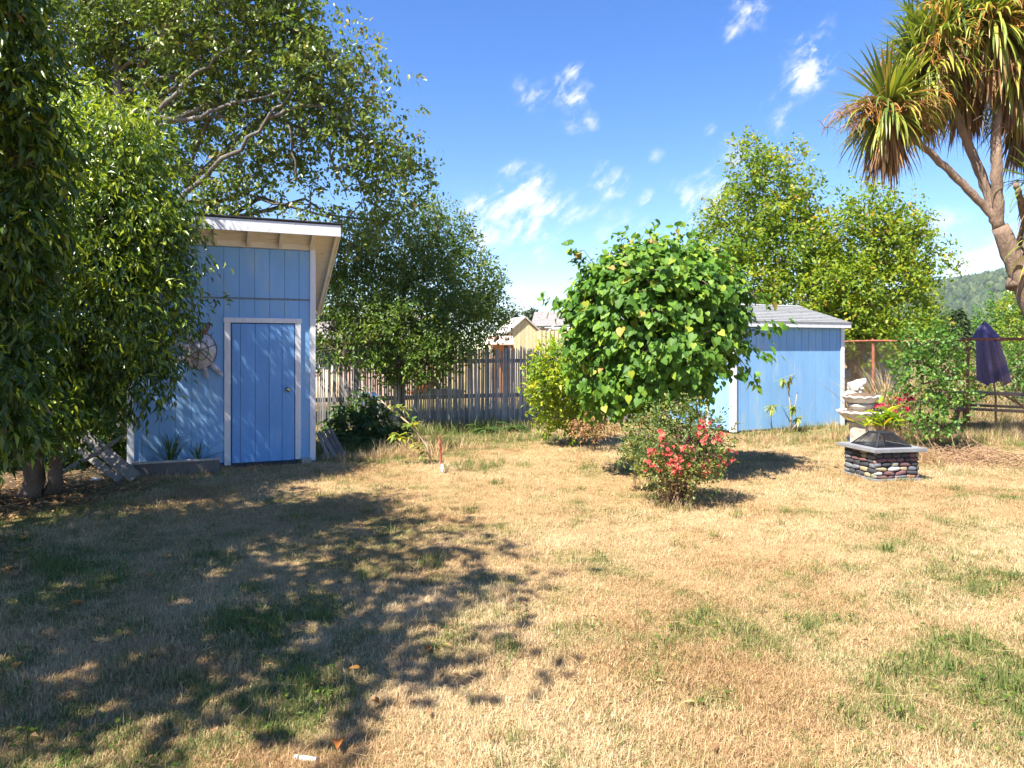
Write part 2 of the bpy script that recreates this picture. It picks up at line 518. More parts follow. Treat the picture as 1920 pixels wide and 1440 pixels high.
leaf_pair('panicle', [(0, (0.22, 0.12, 0.08)), (0.5, (0.40, 0.20, 0.06)), (1, (0.62, 0.30, 0.05))], trans=0.2, rough=0.7)

# ------------------------------------------------------------------ ground and far terrain


def ground_z(x, y):
    d = np.maximum(0, 1 - np.hypot(x, y - 8) / 40.0)
    z = (fbm(np.asarray(x) * 0.45, np.asarray(y) * 0.45, 5, 3) - 0.5) * 0.07 + (fbm(np.asarray(x) * 2.2, np.asarray(y) * 2.2, 8, 2) - 0.5) * 0.03
    return z * np.minimum(1, d * 3)


GREEN_SPOTS = [(gnd(1850, 1335), 0.42, .85), (gnd(1795, 1070), 0.38, .5), (gnd(1900, 1290), 0.35, .8), (gnd(1650, 1330), 0.25, .55), (gnd(1105, 880), 0.38, .95), (gnd(905, 878), 0.35, .9), (gnd(835, 1205), 0.20, .9),
               (gnd(560, 1330), 0.26, .8), (gnd(470, 1180), 0.3, .6), (gnd(200, 1050), 0.5, .6), (gnd(1230, 1240), 0.2, .6), (gnd(1120, 1055), 0.22, .6),
               (gnd(1800, 880), 0.4, .6), (gnd(1500, 815), 1.2, .6), (gnd(860, 830), 1.0, .6), (gnd(690, 850), 0.9, .8), (gnd(1330, 1300), 0.2, .5), (gnd(1860, 820), 1.5, .8)]


def green_amt(x, y):
    g = (fbm(x * 0.9, y * 0.9, 21, 4) - 0.49) * 1.7 + (fbm(x * 4.6, y * 4.6, 33, 3) - 0.5) * 2.3
    g = g * .8 + np.clip((-0.2 - x) * 0.15, 0, 0.15) + np.clip((y - 11.5) * 0.15, 0, 0.5)
    for c, r, s in GREEN_SPOTS:
        q = np.hypot(x - c[0], (y - c[1]) * 0.75) / r
        g = g + s * np.exp(-q * q)
    return np.clip(g, 0, 1) * .62 + .16 * np.clip(g, 0, .4) + .13


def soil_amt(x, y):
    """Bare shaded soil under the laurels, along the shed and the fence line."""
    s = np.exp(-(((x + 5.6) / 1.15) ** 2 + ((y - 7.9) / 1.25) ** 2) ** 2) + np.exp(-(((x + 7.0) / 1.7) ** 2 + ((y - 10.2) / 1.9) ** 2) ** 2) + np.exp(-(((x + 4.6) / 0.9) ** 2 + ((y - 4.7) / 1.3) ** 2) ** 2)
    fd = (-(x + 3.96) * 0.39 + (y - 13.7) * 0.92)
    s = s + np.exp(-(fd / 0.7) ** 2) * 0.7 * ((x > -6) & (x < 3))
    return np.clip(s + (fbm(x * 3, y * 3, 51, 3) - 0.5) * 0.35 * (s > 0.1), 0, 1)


def axis(lo, hi, step, far):
    a = list(np.arange(lo, hi + 1e-6, step))
    s, x = step, a[-1]
    while x < far:
        s *= 1.35
        x += s
        a.append(x)
    s, x = step, a[0]
    pre = []
    while x > -far:
        s *= 1.35
        x -= s
        pre.append(x)
    return np.array(pre[::-1] + a)


gx, gy = axis(-9, 13, 0.2, 3500), axis(0.5, 20, 0.2, 3500)
GX, GY = np.meshgrid(gx, gy)
GZ = ground_z(GX, GY)
nxg, nyg = len(gx), len(gy)
ii = (np.arange(nyg - 1)[:, None] * nxg + np.arange(nxg - 1)[None]).ravel()
gm = MB()
gm.add(np.stack([GX.ravel(), GY.ravel(), GZ.ravel()], -1), np.stack([ii, ii + 1, ii + nxg + 1, ii + nxg], -1))

ground_mat = bpy.data.materials.new('thatch_and_soil')
ground_mat.use_nodes = True
t = NT(ground_mat.node_tree)
ground_mat.node_tree.nodes.clear()
pos = t.n('ShaderNodeNewGeometry').outputs['Position']
ga = t.n('ShaderNodeAttribute', attribute_name='green').outputs['Fac']
so = t.n('ShaderNodeAttribute', attribute_name='soil').outputs['Fac']
n1 = t.noise(pos, 30.0, 6.0, 0.7)
n2 = t.noise(pos, 1.3, 4.0, 0.6)
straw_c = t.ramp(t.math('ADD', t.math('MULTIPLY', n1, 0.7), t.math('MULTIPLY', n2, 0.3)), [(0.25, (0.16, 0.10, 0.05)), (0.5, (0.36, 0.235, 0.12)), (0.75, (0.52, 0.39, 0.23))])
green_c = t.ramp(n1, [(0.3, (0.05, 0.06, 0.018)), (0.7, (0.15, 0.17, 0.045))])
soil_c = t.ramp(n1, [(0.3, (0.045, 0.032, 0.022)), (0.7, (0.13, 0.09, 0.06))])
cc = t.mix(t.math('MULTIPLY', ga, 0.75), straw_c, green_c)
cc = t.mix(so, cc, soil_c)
pb = t.n('ShaderNodeBsdfPrincipled')
t.put(pb.inputs['Base Color'], cc)
pb.inputs['Roughness'].default_value = 1.0
pb.inputs['Specular IOR Level'].default_value = 0.1
bp = t.n('ShaderNodeBump')
bp.inputs['Strength'].default_value = 0.8
bp.inputs['Distance'].default_value = 0.02
t.put(bp.inputs['Height'], t.noise(pos, 45.0, 4.0))
t.put(pb.inputs['Normal'], bp.outputs[0])
mo = t.n('ShaderNodeOutputMaterial')
t.put(mo.inputs[0], pb.outputs[0])
gme = gm.mesh('ground', ground_mat, smooth=True)
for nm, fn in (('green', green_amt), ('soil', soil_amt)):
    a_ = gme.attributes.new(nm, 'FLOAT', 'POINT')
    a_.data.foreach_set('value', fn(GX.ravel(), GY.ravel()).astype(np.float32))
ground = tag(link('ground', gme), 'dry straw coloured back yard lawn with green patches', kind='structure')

# wooded hill, right
hx = np.linspace(-300, 900, 90)
hy = np.linspace(330, 1100, 60)
HX, HY = np.meshgrid(hx, hy)


def hill_z(x, y):
    a = np.exp(-(((x - 520) / 215.0) ** 2)) * 74 + np.exp(-(((x - 260) / 120.0) ** 2)) * 14
    b = np.clip((y - 340) / 330.0, 0, 1)
    b = b * b * (3 - 2 * b)
    return a * b + (fbm(x * 0.012, y * 0.012, 3, 3) - 0.5) * 16 * b - 2.0


HZ = hill_z(HX, HY)
hm = MB()
ih = (np.arange(59)[:, None] * 90 + np.arange(89)[None]).ravel()
hm.add(np.stack([HX.ravel(), HY.ravel(), HZ.ravel()], -1), np.stack([ih, ih + 1, ih + 91, ih + 90], -1))
hillm = surf('wooded_ground', (0.05, 0.075, 0.03), 1.0, 0.3, 0.05, 0, world_co=True)
tag(hm.build('hill', hillm, smooth=True), 'wooded hill far off beyond the yard', kind='structure')
rg = np.random.default_rng(11)
fm = MB()
nT = 11000
tx = rg.uniform(180, 760, nT)
ty = rg.uniform(350, 800, nT)
tz = hill_z(tx, ty)
ringa = np.arange(7) * 2 * math.pi / 7
fx = []
for i in range(nT):
    h = rg.uniform(5, 11)
    r = h * rg.uniform(0.22, 0.42)
    con = rg.random() < 0.55
    lv = [(0.12, 0.75), (0.4, 1.0), (0.75, 0.45 if con else 0.8)]
    V = []
    for (z_, f_) in lv:
        rr = r * f_ * rg.uniform(0.7, 1.25, 7)
        V.append(np.stack([tx[i] + rr * np.cos(ringa), ty[i] + rr * np.sin(ringa), np.full(7, tz[i] + z_ * h) + rg.uniform(-.06, .06, 7) * h], -1))
    V = np.concatenate(V + [np.array([[tx[i], ty[i], tz[i] + h]])])
    j = np.arange(7)
    j2 = (j + 1) % 7
    F = [np.concatenate([np.stack([j + 7 * q, j2 + 7 * q, j2 + 7 * q + 7, j + 7 * q + 7], -1) for q in (0, 1)]), np.stack([j + 14, j2 + 14, np.full(7, 21)], -1)]
    fm.add(V, F, rg.random())
tag(fm.build('forest', leafmat('far_forest', [(0, (0.022, 0.042, 0.02)), (0.6, (0.042, 0.07, 0.026)), (1, (0.09, 0.12, 0.04))], 0.1, rough=0.8)),
    'mixed forest covering the far hill', 'forest', kind='stuff')

# ------------------------------------------------------------------ foliage helpers
LANCE = (np.array([(0, 0, 0), (-.5, .42, .10), (0, .46, 0), (.5, .42, .10), (0, 1, -.14)]), np.array([(0, 3, 2), (0, 2, 1), (4, 2, 3), (4, 1, 2)]))
OVAL = (np.array([(0, 0, 0), (.40, .22, .08), (.46, .62, .06), (0, 1, -.10), (-.46, .62, .06), (-.40, .22, .08), (0, .45, -.01)]),
        np.array([(6, 0, 1), (6, 1, 2), (6, 2, 3), (6, 3, 4), (6, 4, 5), (6, 5, 0)]))
HEART = (np.array([(0, .03, 0), (.22, -.12, .05), (.47, .06, .10), (.5, .36, .09), (.28, .70, .0), (0, 1, -.16), (-.28, .70, .0), (-.5, .36, .09), (-.47, .06, .10), (-.22, -.12, .05), (0, .35, -.04)]),
         np.array([(10, i, (i + 1) % 10) for i in range(10)]))
QUAD = (np.array([(0, 0, 0), (.5, .5, .06), (0, 1, -.06), (-.5, .5, .06)]), np.array([(0, 1, 2), (0, 2, 3)]))


def blade_tmpl(bend, seg=5, fold=0.25):
    """Long strap leaf: arches from its base, bend in radians over its length."""
    V, F = [], []
    x, z, a = 0.0, 0.0, 0.0
    for i in range(seg + 1):
        s = i / seg
        wdt = (0.55 + 0.45 * min(1, s * 4)) * (1 - s ** 2.2) * 0.5 + 0.02
        V += [(-wdt, x, z + fold * wdt * 0.06), (0, x, z), (wdt, x, z + fold * wdt * 0.06)]
        x += math.cos(a) / seg
        z -= math.sin(a) / seg
        a += bend / seg * (0.4 + 1.2 * s)
        if i < seg:
            b = i * 3
            F += [(b, b + 1, b + 4, b + 3), (b + 1, b + 2, b + 5, b + 4)]
    return np.array(V), np.array(F)


def frames(A, N):
    A = unit(A)
    N = N - A * (N * A).sum(-1, keepdims=True)
    N = unit(N)
    return np.cross(A, N), A, N


def leaves_mb(mb, tmpl, P, A, N, L, W, rnd):
    X, A, N = frames(A, N)
    mb.soft = True
    tv, tf = tmpl
    n, k = len(P), len(tv)
    L = np.broadcast_to(L, (n,))
    W = np.broadcast_to(W, (n,))
    V = (P[:, None] + X[:, None] * (tv[None, :, 0:1] * W[:, None, None]) + A[:, None] * (tv[None, :, 1:2] * L[:, None, None])
         + N[:, None] * (tv[None, :, 2:3] * L[:, None, None]))
    F = tf[None] + (np.arange(n) * k)[:, None, None]
    mb.add(V.reshape(-1, 3), F.reshape(-1, tf.shape[1]), np.repeat(rnd, k))


def single_meshes(name, tmpl, mat):
    mb = MB()
    mb.soft = True
    mb.add(tmpl[0], tmpl[1], 0.5)
    return mb.mesh(name, mat)


def leaf_objects(name, me, parent, off, P, A, N, L, W):
    X, A, N = frames(A, N)
    for i in range(len(P)):
        o = bpy.data.objects.new(name, me)
        COL.objects.link(o)
        o.parent = parent
        M = Matrix.Identity(4)
        for r in range(3):
            M[r][0] = X[i, r] * W[i]
            M[r][1] = A[i, r] * L[i]
            M[r][2] = N[i, r] * L[i]
            M[r][3] = P[i, r] - off[r]
        o.matrix_basis = M


def front_most(P, size, n, cell=9.0):
    """Indices of the n leaves that show largest from the photograph's viewpoint (nearest in each small cell)."""
    u = 960 + P[:, 0] / P[:, 1] * F_PX
    v = HOR - (P[:, 2] - H) / P[:, 1] * F_PX
    ok = (u > 4) & (u < 1916) & (v > 4) & (v < 1436) & (P[:, 1] > 0.5)
    idx = np.nonzero(ok)[0]
    order = idx[np.argsort(P[idx, 1])]
    seen, pick = set(), []
    for i in order:
        key = (int(u[i] / cell), int(v[i] / cell))
        if key in seen:
            continue
        seen.add(key)
        pick.append(i)
    pick = np.array(pick, dtype=int)
    if len(pick) > n:
        sz = size[pick] / P[pick, 1]
        pick = pick[np.argsort(-sz)[:n]]
    return pick


def px_blobs(lst):
    """(u, v, Y, radius in photo px[, depth factor[, height factor]]) -> ellipsoids in metres."""
    out = []
    for b in lst:
        u, v, y, r = b[:4]
        df = b[4] if len(b) > 4 else 1.0
        hf = b[5] if len(b) > 5 else 1.0
        c = at(u, v, y)
        rr = r * y / F_PX
        out.append((c[0], c[1], c[2], rr, rr * df, rr * hf))
    return np.array(out)


def crown(rng, B, n, shell=0.55, zmin=0.25, lump=(0.16, 1.9), gap=-.42):
    """Cluster centres spread through a union of ellipsoids, most towards the outside, with their outward directions."""
    wgt = B[:, 3] * B[:, 4] + B[:, 3] * B[:, 5]
    k = rng.choice(len(B), n, p=wgt / wgt.sum())
    d = unit(rng.normal(size=(n, 3)))
    r = shell + (1.06 - shell) * rng.random(n) ** 0.6
    C = B[k, :3] + d * r[:, None] * B[k, 3:6]
    fly = rng.random(n) < 0.05                       # sprays that stick out of the outline
    r = np.where(fly, 1.0 + rng.random(n) * .28, r)
    C = B[k, :3] + d * r[:, None] * B[k, 3:6]
    C += rng.normal(size=(n, 3)) * 0.06 * B[k, 3:4]
    fr = lump[1] / np.median(B[:, 3])
    ph = rng.uniform(0, 6.28, 6)
    q = C * fr
    nz = np.sin(q[:, 0] * 1.3 + 1.1 * q[:, 2] + ph[0]) * np.sin(q[:, 1] * 1.2 - .7 * q[:, 0] + ph[1]) + np.sin(q[:, 2] * 1.9 + .6 * q[:, 0] + ph[2]) * np.sin(q[:, 0] * 2.1 - q[:, 1] + ph[3])
    nz = nz * .5 + .25 * np.sin(q[:, 0] * 4.1 + ph[4]) * np.sin(q[:, 2] * 4.3 + ph[5])
    C += d * (nz * lump[0])[:, None] * B[k, 3:6]
    ok = (C[:, 2] > zmin) & ((nz > gap) | (rng.random(n) < .25))
    return C[ok], d[ok], k[ok]


def grow(rng, C, D, per, tw, L, wr, droop=0.3, leaf_droop=0.4, up=0.8, spread=0.8, dvar=0.42, face=0.4):
    n = len(C)
    T = unit(D + rng.normal(size=(n, 3)) * 0.55 + np.array([0, 0, -droop]))
    i = np.repeat(np.arange(n), per)
    s = rng.random(len(i))
    P = C[i] + T[i] * (s * tw)[:, None] + rng.normal(size=(len(i), 3)) * tw * 0.16
    A = unit(T[i] * 0.7 + rng.normal(size=(len(i), 3)) * spread + np.array([0, 0, -leaf_droop]))
    N = unit(rng.normal(size=(len(i), 3)) * 0.55 + np.array([0, 0, up]) + D[i] * face)
    Ls = L * rng.uniform(1 - dvar, 1 + dvar, len(i))
    rnd = np.clip(np.repeat(rng.random(n), per) * 0.45 + rng.random(len(i)) * 0.62 - 0.03, 0, 1)
    return P, A, N, Ls, Ls * wr, rnd


def curve_pts(rng, a, b, n=6, wob=0.12, sag=0.0):
    a, b = np.asarray(a, float), np.asarray(b, float)
    s = np.linspace(0, 1, n)[:, None]
    ln = np.linalg.norm(b - a)
    P = a + (b - a) * s
    P[1:-1] += rng.normal(size=(n - 2, 3)) * wob * ln * 0.5
    P[:, 2] += np.sin(s[:, 0] * math.pi) * sag * ln
    return P


def wood(rng, mb, trunk, r0, r1, B, limbs=(), limb_r=0.5, twigs=None, k=8, twig_r=0.008, wob=0.12, sag=0.10):
    """Trunk, a limb into every crown mass, and fine twigs that carry leaf clusters; returns the limb points."""
    trunk = np.asarray(trunk, float)
    ss = np.linspace(0, 1, len(trunk))
    fine = np.linspace(0, 1, max(8, len(trunk) * 3))
    tp = np.stack([np.interp(fine, ss, trunk[:, c]) for c in range(3)], -1)
    tp[1:-1] += rng.normal(size=tp[1:-1].shape) * r0 * 0.12
    tr = np.linspace(r0, r1, len(tp))
    tr[0] *= 1.35
    mb.tube(tp, tr, k)
    pts = [tp[len(tp) // 3:]]
    for b in B:
        d = np.linalg.norm(tp - b[:3], axis=1) + 0.35 * np.maximum(0, tp[:, 2] - b[2] + 0.3 * b[5])
        j = int(np.argmin(d))
        j = max(len(tp) // 3, min(j, len(tp) - 1))
        c = curve_pts(rng, tp[j], b[:3] + rng.normal(size=3) * b[3:6] * 0.12, 8, wob, sag)
        mb.tube(c, np.linspace(min(tr[j] * limb_r, 0.5 * b[3]), 0.012, 8), 6)
        pts.append(c[2:])
    for c, ra, rb in limbs:
        c = np.asarray(c, float)
        s0, s1 = np.linspace(0, 1, len(c)), np.linspace(0, 1, len(c) * 3)
        cf = np.stack([np.interp(s1, s0, c[:, q]) for q in range(3)], -1)
        cf[1:-1] += rng.normal(size=cf[1:-1].shape) * 0.025
        mb.tube(cf, np.linspace(ra, rb, len(cf)), 7)
        pts.append(cf[2:])
    pts = np.concatenate(pts)
    if twigs is not None and len(twigs):
        for c in twigs:
            j = int(np.argmin(((pts - c) ** 2).sum(1)))
            mb.tube(curve_pts(rng, pts[j], c, 4, 0.16, 0.05), np.linspace(twig_r * 1.6, twig_r * 0.5, 4), 3, cap=False)
    return pts


def tree(seed, name, label, cat, base, trunk, r0, r1, blobs, n, per, tw, L, wr, leaf, bark, tmpl=OVAL, limbs=(), twigs=300, shell=0.55,
         singles=0, group=None, foliage='foliage', zmin=0.25, twig_r=0.008, leafpart='leaf', sunlit_top=0.0, lump=(0.18, 1.9), gap=-.42, **kw):
    rng = np.random.default_rng(seed)
    base = np.asarray(base, float)
    rt = root(name, base, label, cat, group=group)
    B = px_blobs(blobs) if not isinstance(blobs, np.ndarray) else blobs
    C, D, K = crown(rng, B, n, shell, zmin, lump, gap)
    wmb = MB()
    sel = C[rng.choice(len(C), min(twigs, len(C)), replace=False)]
    wood(rng, wmb, trunk, r0, r1, B, limbs, twigs=sel, twig_r=twig_r)
    wmb.build('trunk', bark, rt, base, smooth=True)
    P, A, N, Ls, Ws, R = grow(rng, C, D, per, tw, L, wr, **kw)
    if sunlit_top:      # sunlight on the crown top put into the colour: upward clusters get paler leaves
        R = np.clip(R + sunlit_top * np.repeat(np.clip(D[:, 2] - .15, 0, 1) * rng.random(len(D)), per), 0, .985)
    ok = P[:, 2] > 0.04
    P, A, N, Ls, Ws, R = P[ok], A[ok], N[ok], Ls[ok], Ws[ok], R[ok]
    keep = np.ones(len(P), bool)
    if singles:
        pk = front_most(P, Ls, singles)
        keep[pk] = False
        me = single_meshes(leafpart, tmpl, LM[leaf][1])
        leaf_objects(leafpart, me, rt, base, P[pk], A[pk], N[pk], Ls[pk], Ws[pk])
    mb = MB()
    leaves_mb(mb, tmpl, P[keep], A[keep], N[keep], Ls[keep], Ws[keep], R[keep])
    tag(mb.build(foliage, LM[leaf][0], rt, base), kind='stuff')
    return rt

# ------------------------------------------------------------------ sheds
R23 = math.radians(23)


def shared_box(cache, key, dims, mat, name):
    """Meshes of alike boards are shared."""
    k = (key,) + tuple(round(d, 3) for d in dims)
    if k not in cache:
        mb = MB()
        w_, d_, h_ = dims
        c = 0.0012                      # eased long edges
        V = [(c, 0, 0), (w_ - c, 0, 0), (w_, c, 0), (w_, d_, 0), (0, d_, 0), (0, c, 0)]
        V = V + [(x, y, h_) for x, y, _ in V]
        mb.add(V, [np.array([(i, (i + 1) % 6, (i + 1) % 6 + 6, i + 6) for i in range(6)]), np.array([(5, 4, 3, 2, 1, 0), (6, 7, 8, 9, 10, 11)])])
        cache[k] = mb.mesh(name, mat)
    return cache[k]


cache = {}


def board(parent, name, x, y, z, dims, mat, rz=0.0):
    o = link(name, shared_box(cache, name + mat.name, dims, mat, name), parent)
    o.location = (x, y, z)
    o.rotation_euler = (0, 0, rz)
    return o


def part_box(parent, name, x0, x1, y0, y1, z0, z1, mat, bev=0.0):
    mb = MB()
    mb.box(x0, x1, y0, y1, z0, z1)
    o = mb.build(name, mat, parent)
    if bev:
        bm = bmesh.new()
        bm.from_mesh(o.data)
        bmesh.ops.bevel(bm, geom=bm.edges[:], offset=bev, segments=2, affect='EDGES')
        bm.to_mesh(o.data)
        bm.free()
    return o


# --- tall shed, left
SW, SD = 2.417, 1.55
shed = root('tall_shed', (-5.115, 9.455, 0), 'tall blue painted shed with slanting roof and white framed door', 'shed', R23)
Z_TOP, SLOPE = 3.10, 0.53
# solid core behind the boards
mb = MB()
V = [(0.02, 0.02, .04), (SW - .02, 0.02, .04), (SW - .02, SD, .04), (.02, SD, .04), (.02, .02, Z_TOP - .01), (SW - .02, .02, Z_TOP - .01), (SW - .02, SD, Z_TOP - SLOPE * SD - .01), (.02, SD, Z_TOP - SLOPE * SD - .01)]
mb.add(V, [(3, 2, 1, 0), (4, 5, 6, 7), (0, 1, 5, 4), (1, 2, 6, 5), (2, 3, 7, 6), (3, 0, 4, 7)])
core = mb.build('wall_core', dark_gap, shed)
BW = 0.203
DX0, DX1 = SW - 1.142, SW - 0.279           # door leaf
FX0, FX1 = DX0 - 0.085, DX1 + 0.082          # outside of the white frame
edges = sorted([SW - 0.22 - BW * k for k in range(-1, 14)])
edges = [0.0] + [e for e in edges if 0.03 < e < SW - 0.03] + [SW]
ZS = 2.37
for a, b in zip(edges[:-1], edges[1:]):
    g = 0.0022
    segs = [(a + g, b - g, ZS + .014, Z_TOP - .02)]
    lo_x = [(a + g, b - g)]
    if b > FX0 + .03 and a < FX1 - .03:
        segs.append((a + g, b - g, 2.04, ZS - .014))
        lo_x = []
        if a < FX0 + .03:
            lo_x.append((a + g, FX0 + .03))
        if b > FX1 - .03:
            lo_x.append((FX1 - .03, b - g))
        segs += [(p, q, .07, 2.04 - .001) for p, q in lo_x]
    else:
        segs.append((a + g, b - g, .07, ZS - .014))
    for p, q, z0, z1 in segs:
        board(shed, 'siding_board', p, 0.006, z0, (q - p, .014, z1 - z0), blue)
part_box(shed, 'joint_strip', 0.03, SW - .072, 0.001, 0.02, ZS - .013, ZS + .013, weather_gap)
part_box(shed, 'corner_trim', SW - .068, SW + .012, -0.016, 0.005, .03, Z_TOP - .0, white, .003)
part_box(shed, 'corner_trim', -.012, .075, -0.016, 0.005, .12, Z_TOP - .0, white, .003)
# side walls: a few boards
for k in range(7):
    y = 0.03 + k * BW
    z1 = Z_TOP - SLOPE * (y + BW) - 0.03
    board(shed, 'siding_board', SW - .014 + .002, y, .07, (.014, min(BW - .007, SD - y - .01), z1 - .07), blue)
    board(shed, 'siding_board', 0.002, y, .07, (.014, min(BW - .007, SD - y - .01), z1 - .07), blue)
# door
mb = MB()
mb.box(DX0 + .006, DX1 - .006, -0.002, 0.004, .055, 2.012)
door = mb.build('door', dark_gap, shed)
dw = (DX1 - DX0 - .016) / 4.3
xs = [DX0 + .014, DX0 + .014 + dw * .55, DX0 + .014 + dw * 1.55, DX0 + .014 + dw * 2.5, DX0 + .014 + dw * 3.4, DX1 - .006]
for a, b in zip(xs[:-1], xs[1:]):
    board(door, 'door_board', a + .003, -0.016, .055, (b - a - .006, .0135, 1.955), blue_door)
mb = MB()
mb.lathe([(0.005, 0), (.034, 0), (.034, .008), (.014, .012), (.014, .035), (.028, .042), (.033, .056), (.027, .068), (.004, .072)], 14)
kn = mb.build('door_knob', brass, door, smooth=True)
kn.location = (2.035, -.018, 1.075)
kn.rotation_euler = (math.pi / 2, 0, 0)
fr = link('door_frame', MB().box(FX0, DX0 - .004, -.022, .004, .03, 2.025).mesh('door_frame', white), shed)
part_box(shed, 'door_frame', DX1 + .004, FX1, -.022, .004, .06, 2.025, white, .003)
part_box(shed, 'door_frame', FX0 - .012, FX1 + .012, -.025, .004, 2.027, 2.095, white, .003)
part_box(shed, 'threshold', FX0 + .1, FX1 - .05, -.05, .03, -.02, .045, felt)
part_box(shed, 'skid', .05, SW - .02, .03, .12, -.03, .06, greywood)
# roof: soffit boards, rafters, fascia, felt, rake boards
ROH, BOH = 0.30, 0.12


def zr(y):
    return Z_TOP + .085 - SLOPE * y


def slab(parent, name, x0, x1, y0, y1, off0, off1, mat):
    mb = MB()
    V = [(x, y, zr(y) + o) for o in (off0, off1) for y in (y0, y1) for x in (x0, x1)]
    mb.add(V, [(0, 2, 3, 1), (4, 5, 7, 6), (0, 1, 5, 4), (2, 6, 7, 3), (0, 4, 6, 2), (1, 3, 7, 5)])
    return mb.build(name, mat, parent)


yb = SD + BOH
ns = 9
for k in range(ns):
    a, b = -.35 + (yb + .35) * k / ns, -.35 + (yb + .35) * (k + 1) / ns
    slab(shed, 'soffit_board', -.28, SW + ROH, a + .002, b - .002, 0.0, .018, cream_soffit)
for k in range(-1, 7):
    x = SW - .075 - .43 * k if k >= 0 else SW + ROH - .05
    if x < -.3:
        break
    slab(shed, 'rafter', x - .0, x + .045, -.345, yb - .02, -.088, -.001, cream_soffit)
slab(shed, 'blocking', .0, SW, .004, .03, -.083, -.002, cream_soffit)
mb = MB()
mb.box(-.30, SW + ROH + .012, -.375, -.352, zr(-.35) - .105, zr(-.35) + .052)
o = mb.build('fascia', white, shed)
slab(shed, 'rake_board', SW + ROH + .001, SW + ROH + .022, -.35, yb, -.09, .03, cream_soffit)
slab(shed, 'roof', -.32, SW + ROH + .03, -.39, yb + .03, .055, .068, felt)
slab(shed, 'roof_deck', -.29, SW + ROH + .02, -.35, yb, .019, .054, greywood)
tag(part_box(shed, 'wood_block', SW - .2, SW - .06, -.13, -.03, -.03, .075, palewood, .006))

# wall ornament
orn = root('wall_ornament', (0, 0, 0), 'weathered metal wall ornament with round ribbed shell and fins beside shed door', 'wall ornament', R23)
orn.location = (-5.115 + .875 * math.cos(R23) + .05 * math.sin(R23), 9.455 + .875 * math.sin(R23) - .05 * math.cos(R23), 1.63)
mb = MB()
V, F = [], []
rings, kk = 6, 20
for i in range(rings + 1):
    for j in range(kk):
        a = 2 * math.pi * j / kk
        r = i / rings
        V.append((.215 * r * math.cos(a), -.075 * (1 - r * r) - .012, .255 * r * math.sin(a)))
for i in range(rings):
    for j in range(kk):
        F.append((i * kk + j, i * kk + (j + 1) % kk, (i + 1) * kk + (j + 1) % kk, (i + 1) * kk + j))
sh = mb.add(V, F).build('shell', greymetal, orn, smooth=True)
mb = MB()
for a0 in (0, 60, 120):
    pts = []
    for s in np.linspace(-1, 1, 11):
        rr = s
        pts.append((.217 * rr * math.cos(math.radians(a0 + 20)), -.079 * (1 - rr * rr) - .015, .257 * rr * math.sin(math.radians(a0 + 20))))
    mb.tube(pts, .007, 5)
for rr in (.52, 1.0):
    pts = [(.217 * rr * math.cos(a), -.08 * (1 - rr * rr) - .015, .257 * rr * math.sin(a)) for a in np.linspace(0, 2 * math.pi, 25)]
    mb.tube(pts, .007, 5)
mb.build('shell_ribs', greywood, orn)
for (ang, ln, wd) in ((-50, .27, .08), (-75, .22, .06), (160, .30, .09), (205, .26, .08), (125, .22, .07)):
    mb = MB()
    a = math.radians(ang)
    c = np.array([math.cos(a), 0, math.sin(a)])
    p = np.array([-math.sin(a), 0, math.cos(a)])
    V = []
    for s, w_ in ((0, .5), (.35, 1), (.75, .8), (1, .15)):
        for q, dy in ((-1, -.01), (0, -.03), (1, -.01)):
            V.append(c * (.19 + s * ln) + p * q * wd * .5 * w_ + np.array([0, dy - .005, 0]))
    F = []
    for i in range(3):
        for j in range(2):
            F.append((i * 3 + j, i * 3 + j + 1, i * 3 + j + 4, i * 3 + j + 3))
    mb.add(V, F).build('fin', greymetal, orn, smooth=True)
mb = MB()
mb.tube([(.05, -.03, .24), (.075, -.045, .30), (.10, -.05, .345), (.125, -.045, .385)], [.03, .045, .04, .012], 8)
mb.build('head', redmetal, orn, smooth=True)

# --- low shed, right
R24 = math.radians(24)
LW, LD = 3.0, 2.65
shed2 = root('low_shed', (4.34, 13.93, 0), 'low blue shed with grey shingle gable roof and white corner trim', 'shed', R24)
ZE, RIDGE = 2.13, 2.69
rs = 0.30
core2 = MB()
V = [(.02, .02, .03), (LW - .02, .02, .03), (LW - .02, LD - .02, .03), (.02, LD - .02, .03), (.02, .02, ZE), (LW - .02, .02, ZE), (LW - .02, LD - .02, ZE), (.02, LD - .02, ZE),
     (.02, LD / 2, ZE + rs * LD / 2), (LW - .02, LD / 2, ZE + rs * LD / 2)]
core2.add(V, [np.array([(3, 2, 1, 0), (0, 1, 5, 4), (1, 2, 6, 5), (2, 3, 7, 6), (3, 0, 4, 7), (4, 5, 9, 8), (6, 7, 8, 9)]), np.array([(4, 8, 7), (5, 6, 9)])])
core2.build('wall_core', light_gap, shed2)
n = int(round(LW / .2))
bw = LW / n
for k in range(n):
    board(shed2, 'siding_board', k * bw + .0045, .010, .05, (bw - .009, .0105, ZE - .05), blue)
GD0, GD1 = .80, 1.80
n = 13
bw = LD / n
for k in range(n):
    y = k * bw
    ym = y + bw / 2
    ztop = ZE + rs * (min(ym, LD - ym) - bw / 2)
    z0 = 1.9 if (ym > GD0 and ym < GD1) else .05
    board(shed2, 'siding_board', .006, y + .003, z0, (.014, bw - .006, ztop - z0), blue)
    board(shed2, 'siding_board', LW - .02, y + .003, .05, (.014, bw - .006, ztop - .05), blue)
part_box(shed2, 'corner_trim', -.014, .085, -.014, .005, .02, ZE, white, .003)
part_box(shed2, 'corner_trim', -.014, .005, .0055, .095, .02, ZE, white, .003)
part_box(shed2, 'corner_trim', LW - .085, LW + .014, -.014, .005, .02, ZE, white, .003)
d2 = MB().box(-.004, .003, GD0, GD1, .06, 1.9).build('door', blue_door, shed2)
